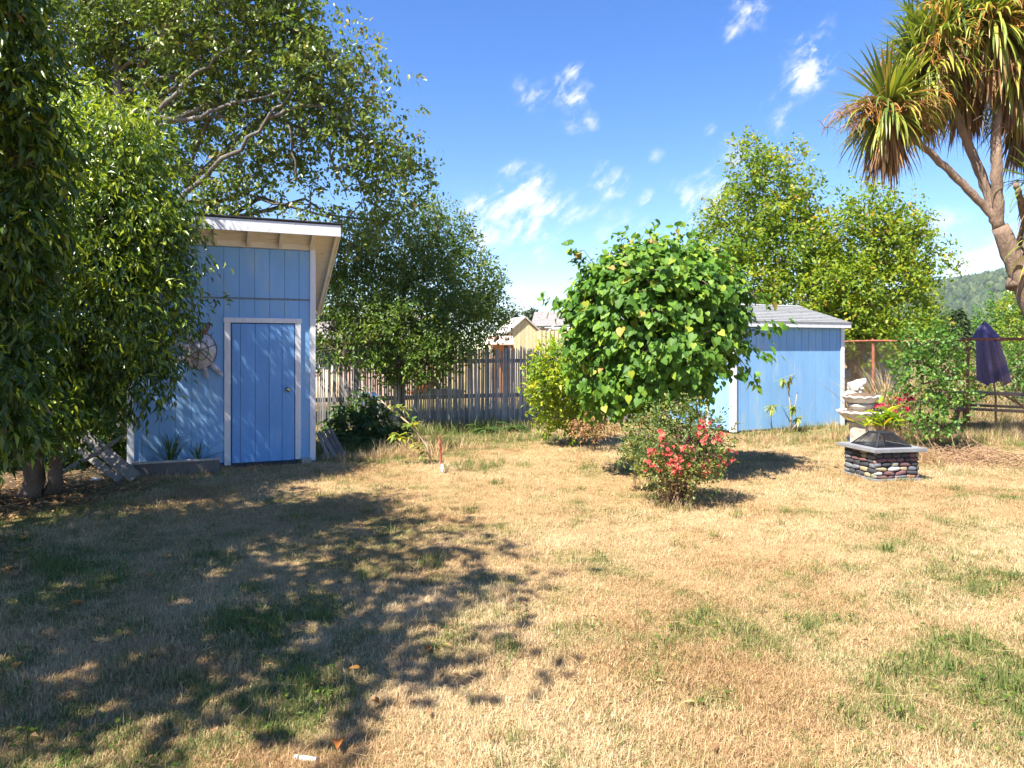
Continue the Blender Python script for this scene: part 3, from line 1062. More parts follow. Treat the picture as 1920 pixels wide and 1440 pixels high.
part_box(shed2, 'door_frame', -.02, .004, GD0 - .09, GD0 - .001, .03, 1.9, white, .003)
part_box(shed2, 'door_frame', -.02, .004, GD1 + .001, GD1 + .09, .03, 1.9, white, .003)
part_box(shed2, 'door_frame', -.022, .004, GD0 - .09, GD1 + .09, 1.902, 1.99, white, .003)
OH = 0.10
mb = MB()
mb.box(-.08, LW + .085, -OH - .02, -OH, ZE - .03, ZE + .085)
mb.build('fascia', white, shed2)
part_box(shed2, 'drip_edge', -.085, LW + .09, -OH - .028, -OH - .0205, ZE + .062, ZE + .09, palewood)
# shingle courses, stepped
nc = 11
for side in (0, 1):
    for k in range(nc):
        s0, s1 = k / nc, (k + 1.25) / nc
        half = LD / 2 + OH + .03
        y0, y1 = -OH - .03 + half * s0, min(-OH - .03 + half * s1, LD / 2)
        z0 = ZE + .075 + rs * (y0 + OH)
        z1 = ZE + .075 + rs * (y1 + OH)
        if side:
            y0, y1 = LD - y0, LD - y1
        mb = MB()
        V = [(-.10, y0, z0), (LW + .10, y0, z0), (LW + .10, y1, z1), (-.10, y1, z1), (-.10, y0, z0 + .026), (LW + .10, y0, z0 + .026), (LW + .10, y1, z1 + .004), (-.10, y1, z1 + .004)]
        mb.add(V, [(3, 2, 1, 0), (4, 5, 6, 7), (0, 1, 5, 4), (1, 2, 6, 5), (2, 3, 7, 6), (3, 0, 4, 7)])
        mb.build('shingle_course', shingle, shed2)
mb = MB()
zt = ZE + .075 + rs * (LD / 2 + OH)
mb.add([(-.11, LD / 2 - .11, zt - .005), (LW + .11, LD / 2 - .11, zt - .005), (LW + .11, LD / 2, zt + .03), (-.11, LD / 2, zt + .03), (-.11, LD / 2 + .11, zt - .005), (LW + .11, LD / 2 + .11, zt - .005)],
       [(0, 1, 2, 3), (3, 2, 5, 4)])
mb.build('ridge_cap', shingle, shed2)

# ------------------------------------------------------------------ picket fence between the yards
rg = np.random.default_rng(4)
fence = root('picket_fence', (-3.96, 13.7, 0), 'tall grey weathered grape stake picket fence across the back of the yard', 'fence', R23)
slat_me = []
for k in range(9):
    mb = MB()
    w0, w1 = rg.uniform(.022, .032), rg.uniform(.021, .030)
    V = []
    for i, (z, wq) in enumerate(((0, w0), (.55, w0 * rg.uniform(.9, 1.1)), (1.1, w1), (1.0 * 1.62, w1))):
        dxx = rg.uniform(-.006, .006) * (i > 0)
        dyy = rg.uniform(-.004, .004)
        V += [(-wq / 2 + dxx, -.009 + dyy, z), (wq / 2 + dxx, -.009 + dyy, z), (wq / 2 + dxx, .009 + dyy, z), (-wq / 2 + dxx, .009 + dyy, z)]
    top = rg.uniform(.02, .06)
    V[-4] = (V[-4][0], V[-4][1], V[-4][2] + top)
    V[-1] = (V[-1][0], V[-1][1], V[-1][2] + top)
    F = [(0, 3, 2, 1), (12, 13, 14, 15)]
    for i in range(3):
        F += [(i * 4 + j, i * 4 + (j + 1) % 4, i * 4 + 4 + (j + 1) % 4, i * 4 + 4 + j) for j in range(4)]
    slat_me.append(mb.add(V, F).mesh('slat', slatwood))
x = -1.6
while x < 8.6:
    o = link('slat', slat_me[rg.integers(9)], fence)
    o.location = (x, rg.uniform(-.006, .006), rg.uniform(-.03, .0))
    o.rotation_euler = (rg.normal() * .006, rg.normal() * .010, rg.normal() * .08)
    s = 1.0 + rg.normal() * .016 + .012 * math.sin(x * 1.3) + .005 * x
    o.scale = (rg.uniform(.85, 1.25), 1, s)
    x += rg.uniform(.043, .051) if x < 2.5 else rg.uniform(.036, .043)
for z in (.62, 1.36):
    mb = MB()
    mb.box(-1.65, 8.65, .016, .052, z, z + .085)
    mb.build('rail', greywood, fence)
for x in (-1.3, .98, 3.75, 4.2, 6.5, 8.4):
    mb = MB()
    mb.box(x - .032, x + .032, .055, .12, -.1, 1.70 + rg.uniform(-.03, .06))
    mb.build('post', greywood, fence)

# ------------------------------------------------------------------ chain link fence, right
cl0, cl1 = np.array([7.9, 16.9]), np.array([9.75, 10.2])
cld = (cl1 - cl0) / np.linalg.norm(cl1 - cl0)
cll = float(np.linalg.norm(cl1 - cl0))
clf = root('chain_link_fence', (cl0[0], cl0[1], 0), 'rusty chain link fence with bare top rail along the right side', 'fence', math.atan2(cld[1], cld[0]))
mb = MB()
mb.tube([(x, 0, 1.83 + .012 * math.sin(x * 2.1)) for x in np.linspace(-.8, cll, 20)], .024, 8)
mb.build('top_rail', rust, clf, smooth=True)
for x in (-.75, .88, 3.3, 5.6):
    mb = MB()
    mb.tube([(x, .04, -.1), (x, .04, 1.80)], .03, 8)
    mb.tube([(x, .04, 1.80), (x, .03, 1.86), (x, 0.01, 1.90)], [.033, .03, .008], 8)
    mb.build('fence_post', rust, clf, smooth=True)
mb = MB()
p_ = .062
for sgn in (1, -1):
    for k in range(int((cll + .8) / p_) + 30):
        x0 = -.8 + (k - 30 if sgn > 0 else k) * p_
        pts = []
        z0, z1 = .05, 1.82
        xa, xb = x0, x0 + sgn * (z1 - z0)
        ta, tb = 0.0, 1.0
        lo, hi = -.8, cll
        dxx = xb - xa
        for lim, s_ in ((lo, 1), (hi, -1)):
            tt = (lim - xa) / dxx
            if (xa - lim) * s_ < 0:
                ta = max(ta, tt)
            if (xb - lim) * s_ < 0:
                tb = min(tb, tt)
        if tb - ta < .02:
            continue
        mb.tube([(xa + dxx * tq, .004 * sgn, z0 + (z1 - z0) * tq) for tq in (ta, tb)], .0022, 3, cap=False)
tag(mb.build('wire_mesh', wire, clf), kind='stuff')

# ------------------------------------------------------------------ beyond the fence: neighbours' buildings
nb = root('cream_playhouse', (at(984, 655, 26)[0], 26, 0), 'narrow cream board building with steep gable seen over the picket fence', 'building', math.radians(18))
bw = .155
for k in range(-4, 4):
    x = k * bw
    zt = 2.76 - abs(x + bw / 2) * 1.02
    mb = MB()
    mb.add([(x + .004, 0, 0), (x + bw - .004, 0, 0), (x + bw - .004, .02, 0), (x + .004, .02, 0), (x + .004, 0, 2.76 - abs(x) * .85), (x + bw - .004, 0, 2.76 - abs(x + bw) * .85), (x + bw - .004, .02, 2.76 - abs(x + bw) * .85), (x + .004, .02, 2.76 - abs(x) * .85)],
           [(3, 2, 1, 0), (4, 5, 6, 7), (0, 1, 5, 4), (1, 2, 6, 5), (2, 3, 7, 6), (3, 0, 4, 7)])
    mb.build('wall_board', cream_paint, nb)
for s in (-1, 1):
    mb = MB()
    mb.add([(0, -.08, 2.80), (s * .72, -.08, 2.80 - .72 * .85), (s * .72, 1.6, 2.80 - .72 * .85), (0, 1.6, 2.80), (0, -.08, 2.86), (s * .74, -.08, 2.86 - .74 * .85), (s * .74, 1.6, 2.86 - .74 * .85), (0, 1.6, 2.86)],
           [(3, 2, 1, 0), (4, 5, 6, 7), (0, 1, 5, 4), (1, 2, 6, 5), (2, 3, 7, 6), (3, 0, 4, 7)])
    mb.build('roof', palewood, nb)
MB().box(-.6, .6, .03, 1.5, 0, 2.1).build('wall', cream_paint, nb)
bf = root('board_fence', (at(1007, 655, 26)[0], 26, 0), 'tall pale board and batten screen beside the cream gable', 'fence', math.radians(6))
for k in range(14):
    board(bf, 'fence_board', k * .155, 0, 0, (.148, .02, 2.33 + .01 * math.sin(k * 2)), cream_paint)
    board(bf, 'batten', k * .155 + .14, -.022, 0, (.035, .021, 2.36 + .012 * math.sin(k * 3)), tan_board)
MB().box(0, 2.2, .03, .1, 2.2, 2.29).build('rail', tan_board, bf)
# roof frame beyond, seen above the board fence
pg = root('roof_frame', (at(1035, 655, 34)[0], 34, 0), 'grey roof with open white braces above the pale board fence', 'roof structure', math.radians(5))
mb = MB()
mb.add([(-1.1, -.6, 2.75), (1.7, -.6, 2.75), (1.7, 1.2, 3.5), (-.7, 1.2, 3.5)], [(0, 1, 2, 3)])
mb.add([(-1.1, -.6, 2.70), (1.7, -.6, 2.70), (1.7, 1.2, 3.45), (-.7, 1.2, 3.45)], [(3, 2, 1, 0)])
mb.build('roof', greyroof, pg)
for x in (-.9, .1, .9, 1.6):
    MB().bar((x, -.65, 0), (x, -.65, 2.72), .09, .09).build('post', polegrey, pg)
for (a, b) in (((-.3, -.72, 2.45), (.2, -.72, 3.05)), ((.2, -.72, 3.05), (.75, -.72, 2.45)), ((.75, -.72, 2.45), (1.2, -.72, 3.0)), ((-.2, -.72, 2.62), (1.6, -.72, 2.62))):
    MB().bar(a, b, .06, .08).build('brace', polegrey, pg)
MB().box(-.6, 1.6, 1.0, 1.1, 0, 2.7).build('wall', palewood, pg)

sb = root('lean_to', (at(944, 655, 24)[0], 24, 0), 'small orange brown lean-to with faded pink roof beyond the fence', 'shed', math.radians(4))
for k in range(6):
    board(sb, 'wall_board', -.42 + k * .135, .5, 0, (.128, .02, 1.86), orangewood)
mb = MB()
V = [(-.55, -.12, 1.80), (.36, -.12, 1.80), (.36, .75, 2.08), (-.55, .75, 2.08)]
mb.add(V + [(x, y, z + .04) for x, y, z in V], [(3, 2, 1, 0), (4, 5, 6, 7), (0, 1, 5, 4), (1, 2, 6, 5), (2, 3, 7, 6), (3, 0, 4, 7)])
mb.build('roof', pinkroof, sb)
for x in (-.42, .2):
    MB().box(x, x + .06, -.06, 0, 0, 1.80).build('post', palewood, sb)
MB().box(-.42, .3, .53, .6, .3, 1.9).build('wall', orangewood, sb)

nh = root('neighbour_house', (-7.6, 24, 0), 'pinkish low house mostly hidden behind the picket fence and dark tree', 'house', math.radians(10))
for k in range(9):
    board(nh, 'siding_board', -1.2, 0, .02 + k * .2, (5.6, .03, .192), pinkwall)
MB().box(-1.2, 4.4, .04, 4, 0, 2.05).build('wall', pinkwall, nh)
mb = MB()
V = [(-1.5, -.4, 1.98), (4.7, -.4, 1.98), (4.7, 2.1, 2.9), (-1.5, 2.1, 2.9)]
mb.add(V + [(x, y, z + .07) for x, y, z in V], [(3, 2, 1, 0), (4, 5, 6, 7), (0, 1, 5, 4), (1, 2, 6, 5), (2, 3, 7, 6), (3, 0, 4, 7)])
V = [(-1.5, 4.4, 1.98), (4.7, 4.4, 1.98), (4.7, 2.1, 2.9), (-1.5, 2.1, 2.9)]
mb.add(V + [(x, y, z + .07) for x, y, z in V], [(0, 1, 2, 3), (7, 6, 5, 4)])
mb.build('roof', greyroof, nh)
for x in (.6, 2.6):
    wv_ = MB().box(x, x + .9, -.03, .01, .9, 1.75).build('window', white, nh)
    MB().box(x + .06, x + .42, -.036, -.032, .96, 1.69).build('pane', glassm, wv_)
    MB().box(x + .48, x + .84, -.036, -.032, .96, 1.69).build('pane', glassm, wv_)

# clutter glimpsed through the slats
def crumple(name, label, cat, loc, size, mat, seed, parent_rot=0.0):
    r_ = np.random.default_rng(seed)
    nx_, ny_ = 12, 8
    V = []
    for j in range(ny_):
        for i in range(nx_):
            a, b = i / (nx_ - 1) - .5, j / (ny_ - 1) - .5
            V.append((a * size[0], b * size[1], size[2] * (1 - (2 * a) ** 4) * (1 - (2 * b) ** 4) * (0.8 + .4 * r_.random())))
    F = [(j * nx_ + i, j * nx_ + i + 1, (j + 1) * nx_ + i + 1, (j + 1) * nx_ + i) for j in range(ny_ - 1) for i in range(nx_ - 1)]
    o = MB().add(V, F).build(name, mat, smooth=True)
    o.location = loc
    o.rotation_euler = (0, 0, parent_rot)
    sm = o.modifiers.new('thickness', 'SOLIDIFY')
    sm.thickness = .02
    return tag(o, label, cat)


tb = root('garden_bench', (at(805, 655, 18.5)[0], 18.5, 0), 'low grey wooden bench behind the picket fence under the dark tree', 'bench', math.radians(12))
for k in range(3):
    MB().box(-.85, .85, -.2 + k * .14, -.07 + k * .14, .42, .46).build('seat_board', palewood, tb)
for x in (-.7, .65):
    MB().box(x, x + .06, -.18, .2, 0, .418).build('leg', greywood, tb)
o = MB()
o.tube([(-.35, 0, 0), (-.12, .02, .10), (.12, 0, .22), (.36, .02, .32)], [.05, .11, .12, .05], 8)
bd = o.build('orange_bag', orange, smooth=True)
bd.location = (at(795, 655, 18.4)[0], 18.45, .50)
tag(bd, 'bright orange bag lying tilted on the bench behind the fence', 'bag')
crumple('blue_tarp', 'crumpled blue plastic sheet seen low through the fence slats behind the dark shrub', 'tarp', (at(690, 655, 19)[0], 19, .0), (.9, .8, .45), bluetarp, 5, .2)
crumple('pale_cover', 'pale tan sheet covering a heap behind the left fence slats', 'cover', (at(618, 655, 20)[0], 20, .0), (1.3, 1.1, .95), tan_board, 8, -.2)

# rocks and rubble beyond the chain link fence
rr_ = np.random.default_rng(3)


def rock(name, label, cat, loc, s, seed, mat, parent=None):
    r_ = np.random.default_rng(seed)
    bm = bmesh.new()
    bmesh.ops.create_icosphere(bm, subdivisions=2, radius=1.0)
    off = r_.normal(size=(6, 3))
    for vv in bm.verts:
        d = np.array(vv.co)
        k = 1 + sum(.16 * math.sin(3 * float(d @ o_) + i) for i, o_ in enumerate(off)) * .5
        vv.co = Vector(d * k * np.array(s))
    me = bpy.data.meshes.new(name)
    bm.to_mesh(me)
    bm.free()
    me.materials.append(mat)
    o = link(name, me, parent)
    o.location = loc
    if label:
        tag(o, label, cat)
    return o


for i, (u, y, s, lab) in enumerate(((1596, 20.2, (.45, .4, .5), 'pale rock beside the low shed beyond the rusty fence'), (1632, 20.6, (.6, .5, .62), 'largest pale grey rock behind the rusty fence post'),
                                    (1664, 21.2, (.55, .5, .6), 'pale grey rock half hidden by tall dry grass beyond the fence'))):
    rock('boulder', lab, 'rock', (at(u, 655, y)[0], y, .55 + .12 * i), (s[0], s[1], s[2] * 1.25), 40 + i, greyrock)['group'] = 'pale rocks beyond the chain link fence'

# utility pole and wires
up = root('utility_pole', (at(1893, 655, 60)[0], 60, 0), 'pale utility pole standing before the wooded hill', 'utility pole')
MB().tube([(0, 0, -.2), (0, 0, 7.0)], [.22, .15], 10).build('pole', polegrey, up, smooth=True)
MB().box(-.5, .5, -.2, -.08, 6.2, 6.32).build('crossarm', greywood, up)
MB().lathe([(.01, 0), (.22, 0), (.24, .1), (.24, .7), (.2, .8), (.01, .82)], 12, center=(.38, -.1, 5.1)).build('transformer', cable, up, smooth=True)
for i, (va, vb, lab) in enumerate(((583, 566, 'highest thin power line crossing the sky above the cream gable'), (588, 583, 'second thin power line from the top above the cream gable'),
                                   (591, 588, 'third thin power line above the cream gable, just over the lowest'), (598, 591, 'lowest thin power line just above the cream gable peak'))):
    a, b = at(930, va, 55), at(1070, vb, 55)
    d = b - a
    P = [a + d * s + np.array([0, 0, .25 * ((s - .5) / 4) ** 2]) for s in np.linspace(-4, 4.5, 18)]
    o = MB().tube(P, .011, 4).build('power_line', cable)
    tag(o, lab, 'cable', 'power lines over the far yard')

# ------------------------------------------------------------------ trees and shrubs
def T3(u, v, y):
    return tuple(at(u, v, y))


# laurel beside the tall shed
bl = px_blobs([(211, 268, 8.8, 78, .8), (261, 335, 8.8, 68), (156, 250, 8.9, 80), (306, 400, 8.8, 40), (201, 275, 8.0, 82, .8), (150, 330, 8.0, 95), (241, 380, 8.0, 92, .8), (176, 430, 7.8, 110), (276, 470, 8.0, 78, .7), (181, 550, 7.6, 115), (276, 580, 8.0, 72, .7), (314, 640, 8.2, 38, .7),
               (156, 640, 7.5, 95), (241, 690, 7.8, 62), (85, 710, 7.3, 85), (60, 590, 7.6, 125), (60, 430, 8.0, 110), (15, 830, 6.7, 64), (70, 795, 6.9, 60), (-60, 700, 7.3, 150), (-60, 400, 8, 170)])
LB = gnd(52, 935)
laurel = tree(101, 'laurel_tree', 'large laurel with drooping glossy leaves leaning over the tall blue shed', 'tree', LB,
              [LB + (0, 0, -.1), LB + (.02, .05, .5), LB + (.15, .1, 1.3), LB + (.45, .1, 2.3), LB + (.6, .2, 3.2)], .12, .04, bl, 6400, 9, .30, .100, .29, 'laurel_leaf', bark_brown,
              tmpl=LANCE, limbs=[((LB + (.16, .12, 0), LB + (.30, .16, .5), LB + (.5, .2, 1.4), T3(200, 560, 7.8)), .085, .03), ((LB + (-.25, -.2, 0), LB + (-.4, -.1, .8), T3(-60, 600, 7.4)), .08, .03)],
              twigs=420, singles=300, shell=.5, sunlit_top=1.15, zmin=.75, lump=(.34, 1.9), droop=.55, leaf_droop=.75, up=.55, spread=.55, dvar=.3)
# hedge growth left of the tall shed
HB = np.array([-6.3, 10.1, 0])
tree(120, 'hedge_shrub', 'dark dense shrub filling the gap left of the tall shed', 'shrub', HB, [HB + (0, 0, -.1), HB + (0, 0, .8), HB + (.1, 0, 1.5)], .06, .02,
     px_blobs([(60, 830, 10.2, 80), (150, 790, 10.3, 85), (200, 830, 10.1, 48), (110, 860, 9.9, 40), (20, 740, 10.4, 110), (-60, 800, 10, 110), (170, 690, 10.6, 90)]), 1500, 8, .3, .11, .4, 'dark_tree_leaf', bark_brown, twigs=80, shell=.4, zmin=.08, lump=(.1, 1.0), gap=-2)
# nearer laurel at the left edge
bl = px_blobs([(0, 60, 5.2, 70), (35, 170, 5.2, 58), (35, 300, 5.3, 66), (15, 430, 5.3, 72), (0, 560, 5.2, 66), (-10, 690, 5.1, 58), (-90, 200, 5.2, 130), (-100, 480, 5.2, 140), (-60, 720, 5.0, 110), (-60, -60, 5.2, 100), (-40, 800, 5.2, 50)])
NB = np.array([-4.55, 5.2, 0])
tree(102, 'laurel_tree', 'dark shaded laurel filling the left edge nearest the viewer', 'tree', NB, [NB + (0, 0, -.1), NB + (.1, 0, .8), NB + (.25, .1, 2), NB + (.4, .1, 3.4)], .11, .04, bl,
     2700, 9, .22, .105, .27, 'laurel_leaf', bark_grey, tmpl=LANCE, twigs=200, singles=180, shell=.45, zmin=.5, droop=.5, leaf_droop=.75, up=.55, spread=.55, dvar=.3)
# the broad tree beside the viewer that shades the near lawn
B = np.array([(-4.65, 2.5, 4.9, 1.9, 2.0, 1.5), (-5.3, 3.4, 4.3, 1.4, 1.4, 1.5), (-3.8, 1.9, 4.7, 1.35, 1.3, 1.1), (-5.6, 1.6, 4.5, 1.5, 1.5, 1.5), (-4.9, 4.4, 4.9, 1.1, 1.1, 1.1), (-6.6, 3.4, 3.9, 1.4, 1.6, 1.4), (-6.2, 5.0, 4.3, 1.3, 1.2, 1.2)])
OB = np.array([-5.0, 2.3, 0])
tree(103, 'shade_tree', 'leafy tree just outside the left edge that shades the near lawn', 'tree', OB, [OB + (0, 0, -.1), OB + (.05, .05, 1.4), OB + (.2, .1, 3.0), OB + (.4, .1, 4.6)], .17, .06, B,
     2900, 9, .34, .125, .5, 'olive_leaf', bark_grey, twigs=200, shell=.3, lump=(.05, 1.6), gap=-.6)

# big grey-limbed tree behind the tall shed
bl = px_blobs([(420, 70, 12.8, 135, .7), (560, 95, 12.6, 105, .7), (640, 180, 12.6, 100, .7), (705, 255, 12.8, 82, .7), (745, 330, 13, 62, .7), (600, 270, 13.0, 85, .6), (500, 190, 13.2, 120, .6),
               (380, 190, 13.4, 120, .6), (300, 90, 13.6, 125, .7), (180, 70, 13.8, 125, .7), (90, 60, 13.6, 110, .8), (470, 360, 13.2, 85, .6), (570, 385, 13.2, 62, .6), (400, 330, 13.4, 85, .6),
               (660, 400, 13.4, 65, .6), (735, 420, 13.6, 52, .6), (300, 230, 14, 90), (520, 20, 12.8, 100, .7), (400, -60, 12.8, 140), (200, -50, 13.5, 150), (150, 220, 14, 110)])
TB = np.array([-7.4, 13.4, 0])
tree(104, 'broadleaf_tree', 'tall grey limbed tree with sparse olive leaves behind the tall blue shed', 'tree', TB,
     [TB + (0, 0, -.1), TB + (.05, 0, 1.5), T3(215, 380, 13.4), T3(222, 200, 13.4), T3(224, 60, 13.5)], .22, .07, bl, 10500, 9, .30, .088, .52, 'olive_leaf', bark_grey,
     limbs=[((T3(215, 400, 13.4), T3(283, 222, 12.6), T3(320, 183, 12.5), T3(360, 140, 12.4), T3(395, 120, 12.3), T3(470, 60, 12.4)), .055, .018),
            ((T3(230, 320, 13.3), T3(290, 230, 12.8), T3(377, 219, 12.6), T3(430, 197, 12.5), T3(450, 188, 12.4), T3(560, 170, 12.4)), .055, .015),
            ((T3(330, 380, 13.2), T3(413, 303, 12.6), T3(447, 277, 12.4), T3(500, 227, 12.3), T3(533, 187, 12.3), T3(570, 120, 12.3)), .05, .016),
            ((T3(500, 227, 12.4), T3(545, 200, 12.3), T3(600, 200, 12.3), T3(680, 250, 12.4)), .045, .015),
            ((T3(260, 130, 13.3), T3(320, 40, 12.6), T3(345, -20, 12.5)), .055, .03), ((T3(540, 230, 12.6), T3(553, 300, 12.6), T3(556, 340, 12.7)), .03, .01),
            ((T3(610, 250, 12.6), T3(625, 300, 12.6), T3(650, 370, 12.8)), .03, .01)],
     twigs=800, shell=.4, sunlit_top=.5, lump=(.20, 1.35), gap=.0, droop=.35, leaf_droop=.45, up=.6, spread=.9)
# dark tree over the picket fence
bl = px_blobs([(770, 455, 16.2, 82), (830, 440, 16.4, 52), (700, 500, 16, 85), (640, 540, 15.6, 75), (850, 520, 16.4, 75), (895, 545, 16.6, 48), (910, 590, 16.6, 42), (780, 560, 15.2, 92), (700, 600, 14.4, 75), (635, 615, 14.1, 55),
               (770, 625, 14.1, 66), (830, 610, 14.6, 62), (870, 600, 15, 55), (745, 680, 13.9, 38), (800, 672, 13.9, 42), (680, 650, 13.8, 42), (620, 655, 13.6, 28), (660, 470, 15.6, 60), (840, 650, 14.2, 28)])
FB = np.array([at(748, 655, 15.9)[0], 15.9, 0])
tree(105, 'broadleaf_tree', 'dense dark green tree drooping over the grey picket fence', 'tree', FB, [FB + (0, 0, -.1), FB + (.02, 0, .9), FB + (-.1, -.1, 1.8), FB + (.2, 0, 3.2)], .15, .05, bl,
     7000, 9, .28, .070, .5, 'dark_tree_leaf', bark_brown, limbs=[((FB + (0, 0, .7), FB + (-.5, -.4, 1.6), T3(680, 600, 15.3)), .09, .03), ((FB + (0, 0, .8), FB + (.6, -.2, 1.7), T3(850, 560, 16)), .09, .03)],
     twigs=350, shell=.5, sunlit_top=.5, lump=(.25, 1.7), gap=-.3, droop=.3, leaf_droop=.45)
# two yellowing trees behind the low shed
bl = px_blobs([(1420, 330, 20, 46), (1400, 300, 20, 24, 1, 1.6), (1490, 310, 20, 20, 1, 1.7), (1450, 380, 20, 66), (1510, 390, 20, 42), (1385, 430, 20, 62), (1450, 470, 20, 90), (1360, 490, 19.8, 52), (1520, 480, 20, 62), (1410, 550, 19.6, 75), (1500, 570, 19.6, 70), (1345, 420, 20, 34)])
YB = np.array([at(1440, 655, 20.4)[0], 20.4, 0])
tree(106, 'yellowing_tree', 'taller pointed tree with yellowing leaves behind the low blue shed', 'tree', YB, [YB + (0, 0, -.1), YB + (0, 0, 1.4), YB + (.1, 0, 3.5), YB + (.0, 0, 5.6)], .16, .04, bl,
     3300, 9, .34, .10, .55, 'yellow_tree_leaf', bark_brown, twigs=300, shell=.45, lump=(.25, 1.8), gap=-.3, sunlit_top=.3, face=.7, droop=-.1, leaf_droop=.25, up=.8, group='yellowing trees behind the low shed')
bl = px_blobs([(1625, 400, 19, 46, 1, 1.2), (1682, 415, 19, 40, 1, 1.2), (1590, 450, 19, 60), (1660, 480, 19, 85), (1700, 470, 19, 46), (1560, 540, 18.8, 70), (1635, 570, 18.6, 88), (1690, 550, 18.8, 44), (1702, 500, 19, 32), (1590, 610, 18.6, 58), (1660, 630, 18.4, 56), (1540, 600, 18.8, 60), (1715, 610, 18.6, 34)])
YB = np.array([at(1606, 655, 18.7)[0], 18.7, 0])
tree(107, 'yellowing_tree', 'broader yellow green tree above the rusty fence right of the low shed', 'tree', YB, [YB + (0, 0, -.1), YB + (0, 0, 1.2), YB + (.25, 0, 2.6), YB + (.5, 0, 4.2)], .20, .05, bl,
     3300, 9, .34, .10, .55, 'yellow_tree_leaf', bark_brown, twigs=300, shell=.45, lump=(.25, 1.8), gap=-.3, sunlit_top=.3, face=.7, droop=-.1, leaf_droop=.25, up=.8, group='yellowing trees behind the low shed',
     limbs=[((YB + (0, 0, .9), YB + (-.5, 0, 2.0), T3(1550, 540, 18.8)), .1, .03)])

# round heart-leaved tree in the middle
RB = np.array([2.02, 9.25, 0])
bl = px_blobs([(1225, 610, 9.3, 140), (1150, 570, 9.3, 74), (1295, 565, 9.3, 84), (1230, 540, 9.3, 74), (1165, 535, 9.3, 50), (1295, 530, 9.3, 56), (1128, 635, 9.2, 56), (1132, 690, 9.2, 52), (1195, 690, 9.1, 66), (1265, 672, 9.1, 64), (1335, 605, 9.2, 50),
               (1335, 645, 9.1, 34), (1335, 550, 9.3, 42), (1110, 592, 9.3, 40), (1128, 716, 9.1, 44), (1195, 722, 9.0, 48), (1262, 706, 9.0, 46)])
rng = np.random.default_rng(108)
rt = root('heart_leaved_tree', RB, 'round bushy tree with big heart shaped leaves in the middle of the lawn', 'tree')
C, D, K = crown(rng, bl, 2050, .80, .62, (.07, 2.2))
shoots = [(T3(1062, 565, 9.2), (-1, -.1, .05)), (T3(1095, 490, 9.2), (-.6, 0, .6)), (T3(1170, 475, 9.2), (-.2, 0, 1)), (T3(1265, 470, 9.2), (.2, 0, 1)), (T3(1400, 650, 8.9), (1, -.3, -.1)), (T3(1425, 615, 8.9), (1, -.3, .1)), (T3(1385, 690, 8.9), (.7, -.4, -.6)),
          (T3(1415, 560, 9.1), (1, 0, .1)), (T3(1115, 735, 9.0), (-.3, -.2, -1)), (T3(1310, 705, 8.9), (.2, -.3, -1)), (T3(1345, 480, 9.2), (.5, 0, .6)), (T3(1220, 475, 9.2), (0, 0, 1)), (T3(1300, 480, 9.2), (.3, 0, 1))]
for q in (-.14, 0, .12, .2):
    C = np.concatenate([C, np.array([s[0] for s in shoots]) + unit(np.array([s[1] for s in shoots])) * q])
    D = np.concatenate([D, unit(np.array([s[1] for s in shoots]))])
wmb = MB()
wood(rng, wmb, [RB + (0, 0, -.1), RB + (-.04, 0, .6), RB + (0, 0, 1.2), RB + (.02, 0, 2.0)], .07, .03, bl, twigs=C, twig_r=.006)
wmb.tube([RB + (.34, -.02, -.05), RB + (.30, -.02, .7), RB + (.2, 0, 1.4)], [.018, .018, .015], 6)
wmb.tube([RB + (.43, -.05, -.05), RB + (.41, -.04, .7), RB + (.3, 0, 1.4)], [.015, .015, .012], 6)
wmb.build('trunk', bark_brown, rt, RB, smooth=True)
per = 7
i = np.repeat(np.arange(len(C)), per)
s = np.tile(np.linspace(-.2, 1, per), len(C))
Td = unit(D + rng.normal(size=D.shape) * .35 + np.array([0, 0, -.15]))
P = C[i] + Td[i] * (s * .18)[:, None] + rng.normal(size=(len(i), 3)) * .05
A = unit(D[i] * .55 + rng.normal(size=(len(i), 3)) * .42 + np.array([0, 0, -.75]))
N = unit(D[i] * .9 + np.array([-.25, -.25, .85]) + rng.normal(size=(len(i), 3)) * .42)
L = rng.uniform(.055, .132, len(i)) * (1 - .25 * np.clip(s, 0, 1))
R = np.clip(rng.random(len(i)) * .74 + .25 * (D[i][:, 2] > .6) * rng.random(len(i)) + .1 * rng.random(len(C))[i], 0, 1)  # upward leaves shifted to yellow-green, sunlight on the crown top put into colour
pk = front_most(P, L, 300, 12)
keep = np.ones(len(P), bool)
keep[pk] = False
leaf_objects('leaf', single_meshes('leaf', HEART, LM['heart_leaf'][1]), rt, RB, P[pk], A[pk], N[pk], L[pk], L[pk] * .95)
mb = MB()
leaves_mb(mb, HEART, P[keep], A[keep], N[keep], L[keep], L[keep] * .95, R[keep])
tag(mb.build('foliage', LM['heart_leaf'][0], rt, RB), kind='stuff')

